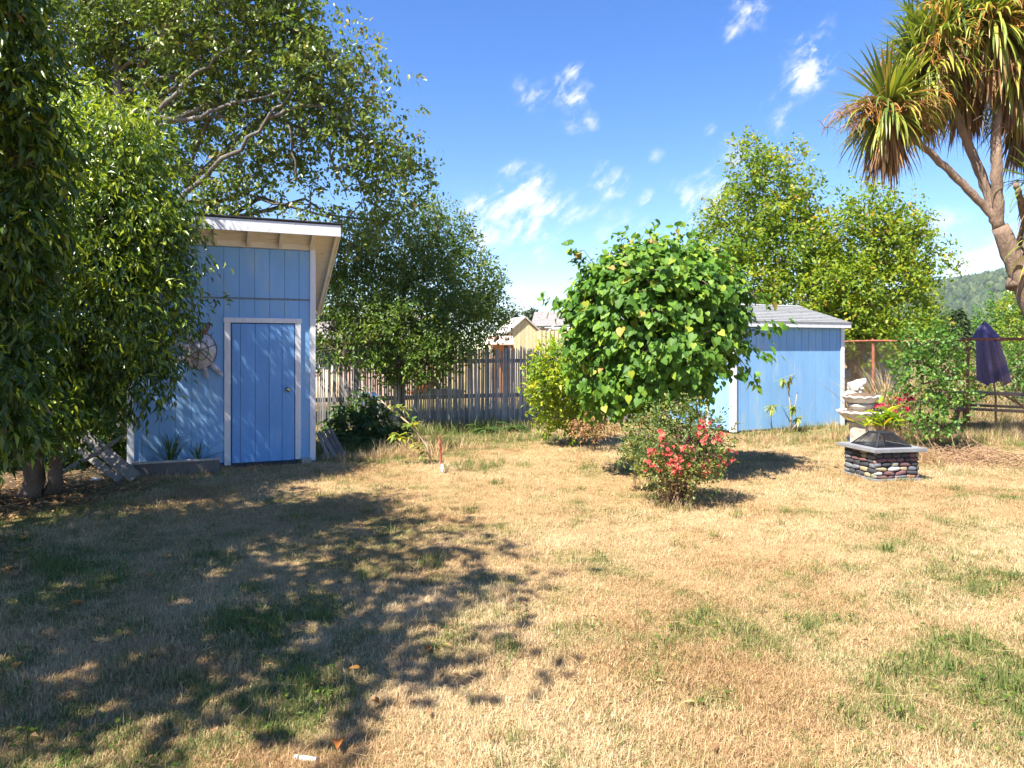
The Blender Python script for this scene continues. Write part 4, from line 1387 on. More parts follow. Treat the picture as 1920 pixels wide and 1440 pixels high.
# yellow shrub by the fence, dry brown shrub below it
SB = np.array([at(1070, 655, 12.4)[0], 12.4, 0])
bl = px_blobs([(1035, 672, 11.9, 26), (1055, 690, 11.9, 34), (1025, 715, 11.9, 34), (1012, 735, 11.9, 20), (1075, 740, 12.4, 48), (1050, 770, 12.3, 42), (1095, 770, 12.2, 36), (1020, 745, 12.5, 22), (1100, 700, 12.5, 40)])
tree(109, 'yellow_shrub', 'bright yellow green shrub against the right end of the picket fence', 'shrub', SB, [SB + (0, 0, -.05), SB + (0, 0, .4), SB + (-.05, 0, .9)], .03, .012, bl, 1000, 8, .18, .078, .42, 'yellow_shrub_leaf', bark_brown,
     twigs=120, shell=.4, zmin=.08, droop=-.3, leaf_droop=.1, twig_r=.005)
DB = np.array([at(1115, 655, 11.6)[0], 11.6, 0])
bl = px_blobs([(1110, 798, 11.6, 30, 1, .6), (1135, 790, 11.6, 26, 1, .7), (1090, 803, 11.6, 20, 1, .6)])
tree(110, 'dead_shrub', 'small withered brown shrub under the round tree', 'shrub', DB, [DB + (0, 0, -.05), DB + (0, 0, .2), DB + (.02, 0, .4)], .015, .008, bl, 110, 7, .14, .06, .4, 'dead_leaf', bark_brown, tmpl=LANCE, twigs=80, shell=.3, zmin=.05, twig_r=.004)

# flowering bush in the lawn
FBm = np.array([1.76, 7.62, 0])
bl = px_blobs([(1265, 850, 7.6, 62), (1232, 860, 7.6, 42), (1305, 860, 7.6, 44), (1245, 805, 7.7, 36), (1290, 800, 7.7, 46), (1330, 810, 7.7, 34), (1260, 900, 7.5, 46), (1305, 895, 7.5, 40), (1345, 850, 7.6, 28), (1225, 895, 7.5, 30), (1270, 775, 7.8, 28)])
rng = np.random.default_rng(111)
rt = root('flowering_bush', FBm, 'round bush with coral red and plum flowers in the dry lawn', 'bush')
C, D, K = crown(rng, bl, 1150, .45, .16)
wmb = MB()
for k in range(95):
    a = rng.uniform(0, 2 * math.pi)
    tip = C[rng.integers(len(C))]
    b0 = FBm + np.array([math.cos(a), math.sin(a), 0]) * rng.uniform(.02, .22)
    wmb.tube(curve_pts(rng, b0, tip, 6, .06, .05), np.linspace(.006, .002, 6), 4, cap=False)
wmb.build('stems', twig_brown, rt, FBm)
P, A, N, Ls, Ws, R = grow(rng, C, D, 9, .13, .034, .5, .0, .1, .6, .9)
low = P[:, 2] < .32
ok = (~low) | (rng.random(len(P)) < .35)
mb = MB()
leaves_mb(mb, OVAL, P[ok], A[ok], N[ok], Ls[ok], Ws[ok], np.clip(R[ok] + .35 * (P[ok][:, 2] < .5) * rng.random(ok.sum()), 0, 1))
tag(mb.build('foliage', LM['fuchsia_leaf'][0], rt, FBm), kind='stuff')


def flower_mesh(name, mat, petals=6, length=1.0, wid=.55, openness=.8, layers=2):
    mb = MB()
    for l in range(layers):
        for k in range(petals):
            a = 2 * math.pi * (k + .5 * l) / petals
            e = openness * (1 - .35 * l)
            d = np.array([math.cos(a) * math.sin(e * 1.3), math.sin(a) * math.sin(e * 1.3), math.cos(e * 1.3)])
            n_ = np.array([-math.cos(a) * math.cos(e), -math.sin(a) * math.cos(e), math.sin(e)])
            leaves_mb(mb, OVAL, np.zeros((1, 3)), d[None], n_[None], length * (1 - .2 * l), wid, np.array([.5]))
    return mb.mesh(name, mat)


fl_red = [flower_mesh('flower', redflower, 6, 1, .6, .8), flower_mesh('flower', redflower, 7, 1, .5, 1.0)]
fl_pur = flower_mesh('flower', purpleflower, 5, 1, .5, .6)
fl_pink = flower_mesh('flower', pinkflower, 8, 1, .5, .9, 3)


def flowers(parent, off, meshes, pts, dirs, size, rng):
    for p, d in zip(pts, dirs):
        o = link('flower', meshes[rng.integers(len(meshes))], parent)
        q = Vector(unit(d + rng.normal(size=3) * .4)).to_track_quat('Z', 'Y')
        o.rotation_euler = q.to_euler()
        o.location = p - off
        o.scale = [size * rng.uniform(.75, 1.25)] * 3


fc = [(1243, 828), (1250, 842), (1238, 822), (1258, 848), (1232, 850), (1237, 875), (1265, 873), (1272, 880), (1258, 860), (1313, 822), (1320, 818), (1308, 825), (1282, 845), (1283, 838), (1350, 825), (1345, 820), (1318, 876), (1332, 872), (1360, 866), (1358, 855),
      (1222, 877), (1218, 862), (1264, 880), (1268, 868), (1330, 884), (1317, 798), (1226, 848), (1370, 852), (1290, 858)]
pts, drs = [], []
for (u, v) in fc:
    for q in range(4):
        yy = 7.6 - .36 + .0012 * abs(u - 1270) * 2 + rng.uniform(-.04, .1)
        pts.append(at(u + rng.normal() * 7, v + rng.normal() * 7, yy))
        drs.append(np.array([rng.normal() * .4, -1, .5]))
flowers(rt, FBm, fl_red, pts, drs, .029, rng)
pts, drs = [], []
for (u, v) in [(1250, 783), (1318, 782), (1322, 810), (1330, 817), (1275, 818), (1290, 820), (1300, 838), (1306, 832), (1280, 823), (1268, 828), (1307, 845), (1335, 850), (1342, 862), (1272, 756), (1304, 860), (1225, 815), (1362, 778), (1285, 835), (1345, 795), (1270, 815), (1295, 848)]:
    for q in range(4):
        pts.append(at(u + rng.normal() * 6, v + rng.normal() * 6, 7.35 + rng.uniform(-.05, .15)))
        drs.append(np.array([rng.normal() * .6, -.8, -.2]))
flowers(rt, FBm, [fl_pur], pts, drs, .022, rng)
# its plain green neighbour
GB = np.array([at(1190, 655, 8.3)[0], 8.3, 0])
bl = px_blobs([(1200, 805, 8.3, 22), (1190, 840, 8.2, 20), (1215, 785, 8.4, 16), (1180, 858, 8.1, 13), (1208, 850, 8.2, 22)])
tree(112, 'green_shrub', 'small grey green leafy shrub behind the left side of the flowering bush', 'shrub', GB, [GB + (0, 0, -.05), GB + (0, 0, .3), GB + (.05, 0, .7)], .012, .006, bl, 240, 8, .10, .036, .5, 'fuchsia_leaf', twig_brown,
     twigs=110, shell=.4, zmin=.06, droop=-.2, leaf_droop=.1, twig_r=.003)

# rose bush right, and the plants around the fountain
RS = np.array([6.9, 11.5, 0])
bl = px_blobs([(1735, 655, 11.6, 42), (1712, 685, 11.6, 32), (1770, 690, 11.6, 34), (1732, 720, 11.5, 38), (1778, 740, 11.5, 28), (1758, 775, 11.4, 38), (1735, 785, 11.4, 24), (1768, 805, 11.3, 22), (1790, 700, 11.6, 20), (1722, 635, 11.7, 24), (1785, 660, 11.6, 18), (1765, 630, 11.7, 18)])
tree(113, 'rose_bush', 'tall loose green rose bush in front of the rusty fence beside the fountain', 'bush', RS, [RS + (0, 0, -.05), RS + (-.02, 0, .4), RS + (.02, 0, 1.0), RS + (-.05, 0, 1.6)], .035, .012, bl, 470, 8, .20, .058, .62, 'rose_leaf', bark_brown,
     twigs=160, shell=.35, zmin=.2, droop=-.2, leaf_droop=.2, up=.7, twig_r=.006)
PB = np.array([at(1680, 655, 11.9)[0], 11.9, 0])
rng = np.random.default_rng(114)
rt = root('pink_flower_bush', PB, 'low bush with crimson flowers between the fountain and the rose bush', 'bush')
bl = px_blobs([(1670, 775, 11.9, 32), (1695, 770, 11.9, 30), (1650, 785, 11.9, 24), (1690, 800, 11.8, 30)])
C, D, K = crown(rng, bl, 150, .4, .1)
wmb = MB()
for k in range(35):
    wmb.tube(curve_pts(rng, PB + rng.normal(size=3) * (.08, .08, 0), C[rng.integers(len(C))], 5, .08), .004, 3, cap=False)
wmb.build('stems', twig_brown, rt, PB)
P, A, N, Ls, Ws, R = grow(rng, C, D, 8, .14, .05, .4, .0, .1, .6, .9)
mb = MB()
leaves_mb(mb, OVAL, P, A, N, Ls, Ws, R)
tag(mb.build('foliage', LM['fuchsia_leaf'][0], rt, PB), kind='stuff')
pts, drs = [], []
for (u, v) in [(1666, 765), (1670, 768), (1661, 762), (1700, 765), (1704, 768), (1697, 742), (1705, 748), (1708, 750), (1692, 758), (1646, 760), (1653, 766), (1678, 748), (1685, 755), (1699, 740), (1640, 762), (1672, 772)]:
    for q in range(2):
        pts.append(at(u + rng.normal() * 3, v + rng.normal() * 2.5, 11.55))
        drs.append(np.array([0, -1, .4]))
flowers(rt, PB, [fl_pink], pts, drs, .035, rng)


def rosette(name, label, cat, base, n, length, width, tmpl_bends, mat, seed, elev=(.2, 1.3), stem=None, parts=True, grp=None):
    """A tuft of strap leaves from one point, each leaf a part."""
    r_ = np.random.default_rng(seed)
    rt = root(name, base, label, cat, group=grp)
    mes = [single_meshes('leaf', blade_tmpl(b), mat) for b in tmpl_bends]
    for k in range(n):
        a, e = r_.uniform(0, 2 * math.pi), r_.uniform(*elev)
        A = np.array([[math.cos(a) * math.cos(e), math.sin(a) * math.cos(e), math.sin(e)]])
        N = np.array([[-math.cos(a) * math.sin(e), -math.sin(a) * math.sin(e), math.cos(e)]])
        P = np.array([[r_.normal() * width, r_.normal() * width, stem or 0.0]])
        ln = length * r_.uniform(.65, 1.1)
        leaf_objects('leaf', mes[r_.integers(len(mes))], rt, np.zeros(3), P, A, N, [ln], [width * r_.uniform(.8, 1.2)])
    return rt


YP = np.array([at(1652, 655, 10.6)[0], 10.6, 0])
rng = np.random.default_rng(115)
rt = root('yellow_green_plant', YP, 'bright yellow green broad leaved plant behind the fire pit', 'plant')
P, A, N, Ls = [], [], [], []
for k in range(190):
    a = rng.uniform(0, 2 * math.pi)
    c = at(1658 + rng.normal() * 18, 800 - abs(rng.normal()) * 13, 10.6 + rng.normal() * .12)
    P.append(c)
    e = rng.uniform(-.1, .9)
    A.append((math.cos(a) * math.cos(e), math.sin(a) * math.cos(e), math.sin(e)))
    N.append((-.4 * math.cos(a), -.4 * math.sin(a), 1))
    Ls.append(rng.uniform(.11, .2))
Ls = np.array(Ls)
leaf_objects('leaf', single_meshes('leaf', OVAL, LM['yellow_shrub_leaf'][1]), rt, YP, np.array(P), np.array(A), np.array(N), Ls, Ls * .42)
mb = MB()
for p in P[::2]:
    mb.tube(curve_pts(rng, YP + rng.normal(size=3) * (.06, .06, 0), p, 4, .1), .004, 3, cap=False)
mb.build('stems', twig_pale, rt, YP)

# plume of tall dry grass behind the fountain
DG = np.array([at(1665, 655, 12.9)[0], 12.9, 0])
rng = np.random.default_rng(116)
n = 260
a = rng.uniform(0, 2 * math.pi, n)
e = rng.uniform(1.0, 1.5, n)
A = np.stack([np.cos(a) * np.cos(e), np.sin(a) * np.cos(e), np.sin(e)], -1)
N = np.stack([-np.cos(a) * np.sin(e), -np.sin(a) * np.sin(e), np.cos(e)], -1)
P = DG + np.stack([rng.normal(size=n) * .16, rng.normal(size=n) * .12, np.zeros(n)], -1)
mb = MB()
leaves_mb(mb, blade_tmpl(.9), P, A, N, rng.uniform(.85, 1.65, n), .015, rng.random(n))
o = mb.build('dry_grass_clump', LM['straw'][0], None)
tag(o, 'tall plume of straw coloured dry grass behind the white fountain', 'grass clump')

# sickly plant against the low shed
WP = gnd(1482, 812)
rng = np.random.default_rng(117)
rt = root('wilting_plant', WP, 'thin wilting plant with yellow drooping leaf tufts against the low shed', 'plant')
yy = WP[1]
mb = MB()
mb.tube([WP + (0, 0, -.05), at(1484, 775, yy), at(1480, 745, yy), at(1478, 730, yy), at(1470, 712, yy)], [.018, .015, .012, .010, .007], 6)
mb.tube([at(1483, 785, yy), at(1492, 755, yy), at(1495, 735, yy)], [.012, .009, .006], 5)
mb.tube([at(1478, 728, yy), at(1486, 710, yy), at(1490, 702, yy)], [.009, .007, .005], 5)
mb.tube([gnd(1447, 808), at(1446, 780, yy - .05), at(1448, 762, yy - .1)], [.014, .010, .007], 5)
mb.tube([WP + (.02, 0, .05), at(1496, 792, yy - .05)], [.012, .008], 5)
mb.build('stem', twig_pale, rt, WP, smooth=True)
me = [single_meshes('leaf', blade_tmpl(1.3, 4), LM['sapling_leaf'][1]), single_meshes('leaf', blade_tmpl(.6, 4), LM['sapling_leaf'][1])]
for (u, v, n, dr) in ((1466, 712, 20, .9), (1482, 706, 6, .7), (1448, 762, 20, .9), (1486, 764, 18, .9), (1497, 784, 16, .5), (1478, 716, 7, .9)):
    c = at(u, v, yy - .05)
    for k in range(n):
        a = rng.uniform(0, 2 * math.pi)
        e = rng.uniform(-.9, .6) - dr * .3
        leaf_objects('leaf', me[rng.integers(2)], rt, WP, (c + rng.normal(size=3) * .015)[None], np.array([[math.cos(a) * math.cos(e), math.sin(a) * math.cos(e), math.sin(e)]]),
                     np.array([[-math.cos(a) * math.sin(e), -math.sin(a) * math.sin(e), math.cos(e)]]), [rng.uniform(.16, .27)], [rng.uniform(.035, .055)])

# leaning sapling in the lawn's edge
SP = gnd(812, 872)
rng = np.random.default_rng(118)
rt = root('leaning_sapling', SP, 'leaning bare stemmed sapling with a few yellow green leaf tufts', 'sapling')
ys = SP[1]
mb = MB()
mb.tube([SP + (0, 0, -.05), at(800, 835, ys), at(786, 815, ys), at(765, 793, ys - .03), at(745, 776, ys), at(728, 764, ys), at(714, 750, ys + .05)], [.018, .017, .016, .014, .012, .010, .005], 7)
mb.tube([at(762, 790, ys), at(757, 776, ys - .02), at(756, 764, ys - .02)], [.009, .008, .006], 5)
mb.tube([at(783, 812, ys), at(768, 820, ys - .05), at(762, 835, ys - .05)], [.009, .008, .006], 5)
mb.tube([at(728, 764, ys), at(722, 757, ys - .02), at(707, 752, ys - .02)], [.006, .005, .003], 4)
mb.build('stem', twig_pale, rt, SP, smooth=True)
me = single_meshes('leaf', OVAL, LM['sapling_leaf'][1])
for (u, v, n, sz) in ((738, 764, 8, .11), (756, 764, 9, .11), (772, 795, 14, .15), (745, 818, 11, .16), (766, 818, 6, .14), (785, 838, 14, .10), (792, 852, 10, .09), (778, 832, 8, .1), (800, 862, 8, .08)):
    c = at(u, v, ys - .04)
    for k in range(n):
        a = rng.uniform(0, 2 * math.pi)
        e = rng.uniform(-.8, .5)
        L_ = sz * rng.uniform(.7, 1.2)
        leaf_objects('leaf', me, rt, SP, (c + rng.normal(size=3) * .025)[None], np.array([[math.cos(a) * math.cos(e), math.sin(a) * math.cos(e), math.sin(e)]]),
                     np.array([[-.5 * math.cos(a), -.5 * math.sin(a), 1.0]]), [L_], [L_ * .38])
# rusty stake with a white wrapped foot
ST = gnd(829, 888)
rt = root('stake', ST, 'thin brown stake with white wrapping at its foot in the lawn', 'stake')
mb = MB()
mb.tube([ST + (0, 0, -.05), ST + (-.015, 0, .2), ST + (-.03, 0, .4), ST + (-.035, 0, .52)], [.020, .017, .019, .010], 6)
mb.tube([ST + (-.022, 0, .30), ST + (-.03, -.01, .34)], .018, 7)
mb.build('shaft', rust, rt, ST)
mb = MB()
mb.tube([ST + (.012, -.03, 0.0), ST + (.008, -.03, .07), ST + (-.002, -.02, .13)], [.020, .024, .012], 8)
mb.build('wrapping', whiteplastic, rt, ST, smooth=True)

# ferns and dark shrub by the fence
FS = np.array([at(690, 655, 12.9)[0], 12.9, 0])
bl = px_blobs([(650, 785, 12.9, 30), (700, 782, 13, 34), (660, 808, 12.7, 32), (710, 808, 12.7, 34), (740, 808, 12.8, 28), (625, 800, 12.9, 20), (680, 762, 13.1, 20)])
tree(119, 'dark_shrub', 'dark green shrub growing against the fence right of the tall shed', 'shrub', FS, [FS + (0, 0, -.05), FS + (0, 0, .4), FS + (.05, 0, .8)], .025, .01, bl, 300, 7, .16, .11, .5, 'fern_leaf', bark_brown, twigs=70, shell=.3, zmin=.08, twig_r=.004, leaf_droop=.5, lump=(.35, 1.5))


def fern(base, seed, label, size=.55, n=13):
    r_ = np.random.default_rng(seed)
    rt = root('fern', base, label, 'fern', group='ferns along the picket fence')
    for k in range(n):
        a = r_.uniform(0, 2 * math.pi)
        mb = MB()
        pts, tt = [], 0
        e = r_.uniform(.6, 1.2)
        p = np.zeros(3)
        for q in range(9):
            pts.append(p.copy())
            p = p + np.array([math.cos(a) * math.cos(e), math.sin(a) * math.cos(e), math.sin(e)]) * size / 8
            e -= .22
        pts = np.array(pts)
        mb.tube(pts, .003, 3, cap=False)
        s = np.linspace(.12, 1, 22)
        Q = np.stack([np.interp(s * 8, np.arange(9), pts[:, c]) for c in range(3)], -1)
        side = np.array([-math.sin(a), math.cos(a), 0])
        fwd = np.gradient(Q, axis=0)
        for sg in (1, -1):
            L_ = size * .26 * np.sin(np.clip(s, .05, 1) * math.pi * .95 + .12)
            leaves_mb(mb, QUAD, Q, unit(side * sg + unit(fwd) * .45 + np.array([0, 0, -.15])), np.tile([0, 0, 1.0], (22, 1)), np.maximum(L_, .02), .022, r_.random(22))
        mb.build('frond', LM['fern_leaf'][0], rt)
    return rt


for i, (u, v, lab, sz) in enumerate(((660, 835, 'fern beside the leaning boards by the tall shed', .6), (700, 832, 'fern in front of the dark shrub by the fence', .6), (735, 828, 'fern just left of the leaning sapling', .55),
                                     (905, 812, 'fern under the fence post in the middle', .45), (960, 808, 'right hand fern at the foot of the picket fence', .45))):
    fern(gnd(u, v), 60 + i, lab, sz)

# ------------------------------------------------------------------ cordyline, right
CB = np.array([8.98, 11.5, 0])
rng = np.random.default_rng(130)
cord = root('cabbage_palm', CB, 'tall branching cabbage palm with strap leaf heads at the right edge', 'palm tree')
wmb = MB()


def limb(pts, r0, r1, k=10):
    pts = np.array(pts, float)
    s0, s1 = np.linspace(0, 1, len(pts)), np.linspace(0, 1, len(pts) * 5)
    c = np.stack([np.interp(s1, s0, pts[:, q]) for q in range(3)], -1)
    for _ in range(3):
        c[1:-1] = (c[:-2] + c[1:-1] * 2 + c[2:]) / 4
    c[1:-1] += rng.normal(size=c[1:-1].shape) * .008
    wmb.tube(c, np.linspace(r0, r1, len(c)) * (1 + rng.normal(size=len(c)) * .03), k)


Yc = 11.5
limb([CB + (0, 0, -.2), CB + (-.02, 0, .8), at(1945, 600, Yc), at(1905, 500, Yc), at(1874, 425, Yc)], .21, .125, 12)
limb([at(1876, 430, Yc), at(1855, 395, Yc), at(1800, 340, Yc), at(1750, 290, Yc), at(1716, 264, Yc), at(1690, 235, Yc)], .07, .045)
limb([at(1872, 430, Yc), at(1853, 360, Yc + .1), at(1825, 290, Yc + .2), at(1800, 235, Yc + .2), at(1772, 170, Yc + .2), at(1750, 120, Yc + .2)], .09, .05)
limb([at(1802, 238, Yc + .2), at(1806, 200, Yc + .3), at(1812, 150, Yc + .4)], .055, .045)
limb([at(1874, 430, Yc), at(1868, 330, Yc - .1), at(1868, 230, Yc - .1), at(1880, 140, Yc - .1), at(1890, 80, Yc - .1)], .095, .055)
limb([at(1905, 540, Yc + .05), at(1912, 480, Yc + .1), at(1935, 400, Yc + .1), at(1950, 300, Yc + .1)], .15, .08)
limb([at(1925, 430, Yc), at(1915, 380, Yc - .2), at(1905, 345, Yc - .3)], .06, .04)
wmb.build('trunk', bark_cord, cord, CB, smooth=True)
# pale dead twiggy stem hanging from the fork
mb = MB()
mb.tube([at(1870, 150, Yc - .25), at(1858, 180, Yc - .28), at(1846, 210, Yc - .3), at(1842, 245, Yc - .3), at(1845, 268, Yc - .3)], [.022, .02, .018, .012, .006], 6)
for (u, v, a, b) in ((1850, 200, 25, 20), (1846, 215, -22, 12), (1843, 225, 20, 14), (1842, 240, 18, -10), (1844, 210, 26, 30)):
    mb.tube([at(u, v, Yc - .3), at(u + a * .5, v + b * .4, Yc - .32), at(u + a, v + b, Yc - .33)], [.009, .007, .003], 4)
mb.build('dead_stem', greywood, cord, CB, smooth=True)

HEADS = [  # u, v, Y, radius (m), leaves, droop bias, panicles
    (1664, 195, 11.4, 1.08, 340, .6, 44), (1730, 130, 11.7, 1.1, 320, .5, 26), (1812, 130, 11.9, 1.1, 260, .8, 8), (1862, 30, 11.3, 1.25, 420, .55, 30), (1785, 25, 11.6, 1.1, 260, .3, 14),
    (1915, 195, 11.6, .95, 160, .9, 2), (1945, 60, 11.6, 1.0, 180, .5, 6), (1950, 330, 11.2, .8, 90, .4, 6), (1950, 445, 11.1, .7, 30, .1, 0), (1715, 70, 11.9, .8, 120, .0, 8), (1880, -60, 11.5, 1.0, 160, .3, 4), (1905, 110, 11.4, 1.1, 260, .7, 6), (1765, 75, 11.5, 1.1, 260, .4, 16)]
Pl, Al, Nl, Ll, Wl, Rl, Bl = [], [], [], [], [], [], []
pan = MB()
for (u, v, y, r, n, dr, npan) in HEADS:
    c = at(u, v, y)
    for k in range(n):
        a = rng.uniform(0, 2 * math.pi)
        q = rng.random()
        e = 1.45 - q * 2.45 - dr * (.5 + .9 * q) * rng.uniform(.6, 1)
        e = max(e, -1.5)
        L_ = r * rng.uniform(.72, 1.05) * (1 if e > -.9 else rng.uniform(.6, 1))
        ax = np.array([math.cos(a) * math.cos(e), math.sin(a) * math.cos(e), math.sin(e)])
        Pl.append(c + np.array([math.cos(a), math.sin(a), 0]) * .05 + np.array([0, 0, -.22 * q]))
        Al.append(ax)
        Nl.append((-math.cos(a) * math.sin(e), -math.sin(a) * math.sin(e), math.cos(e)))
        Ll.append(L_)
        Wl.append(rng.uniform(.048, .072))
        Rl.append(np.clip(.18 + rng.normal() * .14 + q * .55 + (.25 if e < -1.1 else 0), 0, 1))
        Bl.append(0 if e > .5 else (1 if e > -.4 else 2))
    for k in range(npan):
        a = rng.uniform(0, 2 * math.pi)
        e = rng.uniform(-.2, .5)
        p = c + np.array([0, 0, -.05])
        axis_pts = []
        d = np.array([math.cos(a) * math.cos(e), math.sin(a) * math.cos(e), math.sin(e)])
        Lp = r * rng.uniform(.55, 1.0)
        for q in range(7):
            axis_pts.append(p.copy())
            p = p + d * Lp / 6
            d = unit(d + np.array([0, 0, -.22]))
        axis_pts = np.array(axis_pts)
        col = rng.random()
        pan.tube(axis_pts, np.linspace(.010, .005, 7), 3, a=col, cap=False)
        for q in range(16):
            s = rng.uniform(1.2, 6)
            b0 = np.array([np.interp(s, np.arange(7), axis_pts[:, z]) for z in range(3)])
            dd = unit(rng.normal(size=3) + d * .8 + np.array([0, 0, -.35]))
            b1 = b0 + dd * rng.uniform(.08, .2)
            b2 = b1 + unit(dd + np.array([0, 0, -.7])) * rng.uniform(.05, .14)
            pan.tube([b0, b1, b2], [.006, .005, .003], 3, a=np.clip(col + rng.normal() * .15, 0, 1), cap=False)
Pl, Al, Nl, Ll, Wl, Rl, Bl = [np.array(q) for q in (Pl, Al, Nl, Ll, Wl, Rl, Bl)]
sk_ = MB()
for (u, v, y, r, n, dr, npan) in HEADS:
    c = at(u, v, y)
    nd = int(n * .95)
    a = rng.uniform(0, 2 * math.pi, nd)
    e = -rng.uniform(1.0, 1.5, nd)
    A_ = np.stack([np.cos(a) * np.cos(e), np.sin(a) * np.cos(e), np.sin(e)], -1)
    N_ = np.stack([-np.cos(a) * np.sin(e), -np.sin(a) * np.sin(e), np.cos(e)], -1)
    P_ = c + np.stack([np.cos(a) * .06, np.sin(a) * .06, -rng.uniform(.1, .5, nd)], -1)
    leaves_mb(sk_, blade_tmpl(.35, 4), P_, A_, N_, r * rng.uniform(.5, .95, nd), .045, rng.random(nd) * .6)
tag(sk_.build('dead_leaf_skirt', LM['dead_leaf'][0], cord, CB), kind='stuff')
tag(pan.build('flower_panicles', LM['panicle'][0], cord, CB), kind='stuff')
mid = Pl + Al * Ll[:, None] * .6
pk = front_most(mid, Ll, 300, 10)
keep = np.ones(len(Pl), bool)
keep[pk] = False
mb = MB()
for b, bend in enumerate((.6, 1.65, .8)):
    tm = blade_tmpl(bend, 6)
    me = single_meshes('leaf', tm, LM['cordyline_leaf'][1])
    q = pk[Bl[pk] == b]
    leaf_objects('leaf', me, cord, CB, Pl[q], Al[q], Nl[q], Ll[q], Wl[q])
    q = np.nonzero(keep & (Bl == b))[0]
    if len(q):
        leaves_mb(mb, tm, Pl[q], Al[q], Nl[q], Ll[q], Wl[q], Rl[q])
tag(mb.build('strap_leaves', LM['cordyline_leaf'][0], cord, CB), kind='stuff')

# ------------------------------------------------------------------ trees and shrubs beyond the right fence
ZB = np.array([at(1795, 655, 42)[0], 42, 0])
rng = np.random.default_rng(140)
rt = root('conifer', ZB, 'dark green conifer beyond the fence left of the purple parasol', 'tree')
MB().tube([ZB + (0, 0, 0), ZB + (0, 0, 3.9)], [.14, .02], 7).build('trunk', bark_brown, rt, ZB)
P, A, N, L_ = [], [], [], []
for k in range(1500):
    h = rng.uniform(.15, 1) ** .8
    z = .3 + 3.8 * h
    rr = 1.45 * (1 - h) ** .8 + .08
    a = rng.uniform(0, 2 * math.pi)
    q = rng.uniform(.3, 1)
    P.append(ZB + (math.cos(a) * rr * q, math.sin(a) * rr * q, z - .25 * q))
    A.append((math.cos(a), math.sin(a), -.25 + rng.normal() * .3))
    N.append((rng.normal() * .4, rng.normal() * .4, 1))
    L_.append(rng.uniform(.25, .45))
mb = MB()
leaves_mb(mb, LANCE, np.array(P), np.array(A), np.array(N), np.array(L_), .16, rng.random(1500))
tag(mb.build('foliage', LM['conifer_leaf'][0], rt, ZB), kind='stuff')


def far_tree(seed, u, y, blobs, label, leaf, n=420, name='far_tree', L=.2, base_z=0.0):
    b0 = np.array([at(u, 655, y)[0], y, base_z])
    h = at(u, min(b[1] for b in blobs), y)[2]
    tree(seed, name, label, 'tree' if name == 'far_tree' else 'shrub', b0, [b0 + (0, 0, -.1), b0 + (0, 0, h * .3), b0 + (.1, 0, h * .6)], .12 * y / 40, .03, px_blobs(blobs), n, 9, .6, L, .6, leaf, bark_brown, twigs=20, shell=.4, zmin=.1)


far_tree(141, 1860, 55, [(1855, 600, 55, 26), (1880, 575, 55, 24), (1840, 625, 55, 24), (1870, 635, 55, 26), (1850, 650, 54, 20)], 'bright green tree beyond the fence behind the purple parasol', 'rose_leaf')
far_tree(142, 1915, 50, [(1910, 580, 50, 30), (1930, 610, 50, 34), (1900, 620, 50, 24), (1915, 650, 49, 26)], 'bright green tree beyond the fence at the right edge', 'yellow_tree_leaf')
far_tree(143, 1745, 48, [(1745, 600, 48, 24), (1760, 625, 48, 24), (1730, 620, 48, 26), (1775, 640, 47, 20), (1745, 645, 47, 24)], 'grey green tree beyond the fence behind the rose bush', 'dark_tree_leaf')
far_tree(144, 1905, 19, [(1915, 680, 19, 26), (1900, 700, 19, 22), (1930, 700, 19, 30), (1905, 665, 19.5, 20)], 'leafy shrub beyond the fence behind the picnic table', 'rose_leaf', 240, 'far_shrub', .09)
far_tree(145, 1820, 20, [(1815, 680, 20, 20), (1800, 700, 20, 24), (1830, 705, 20, 14)], 'pale shrub beyond the fence left of the parasol', 'yellow_tree_leaf', 160, 'far_shrub', .08)
far_tree(146, 1002, 70, [(1000, 592, 70, 7, 1, 1.6), (1003, 605, 70, 10), (1000, 615, 70, 12)], 'small dark tree top over the cream gable', 'conifer_leaf', 200, 'far_tree', .3)
far_tree(147, 960, 60, [(965, 606, 60, 12), (950, 615, 60, 13), (975, 612, 60, 10)], 'dark tree top left of the cream gable', 'conifer_leaf', 200, 'far_tree', .3)
# hedge-like growth under the yellowing trees
far_tree(148, 1590, 22, [(1560, 640, 22, 30), (1600, 630, 22, 34), (1640, 640, 22, 30), (1675, 650, 22, 26), (1530, 640, 22, 26)], 'dark hedge shrub under the yellowing trees', 'dark_tree_leaf', 420, 'far_shrub', .1)

# ------------------------------------------------------------------ fire pit
FR = math.radians(10)
FP = gnd(1642, 903)
pit = root('fire_pit', (FP[0], FP[1], 0), 'square stone fire pit with grey slab top and black mesh spark screen', 'fire pit', FR)
BX, BH = .60, .365
part_box(pit, 'base_slab', -.035, BX + .02, -.035, BX + .035, -.03, .03, concrete, .006)
MB().box(.012, BX - .012, .012, BX - .012, .03, BH).build('core', mortar, pit)
rg = np.random.default_rng(150)


def stone_mesh(seed):
    r_ = np.random.default_rng(seed)
    k = 10
    V = [(0, 0, 0)]
    a = np.arange(k) * 2 * math.pi / k
    jit = r_.uniform(.85, 1.08, k)
    ex = np.sign(np.cos(a)) * np.abs(np.cos(a)) ** .6 * jit
    ez = np.sign(np.sin(a)) * np.abs(np.sin(a)) ** .7 * jit
    for f, d in ((1, 0), (.93, -.55), (.6, -.95)):
        V += [(ex[i] * f * .5, d, ez[i] * f * .5) for i in range(k)]
    V[0] = (0, -1.0, 0)
    F4 = [(1 + q * k + i, 1 + q * k + (i + 1) % k, 1 + (q + 1) * k + (i + 1) % k, 1 + (q + 1) * k + i) for q in (0, 1) for i in range(k)]
    F3 = [(0, 1 + 2 * k + i, 1 + 2 * k + (i + 1) % k) for i in range(k)]
    return V, [np.array(F4), np.array(F3)]


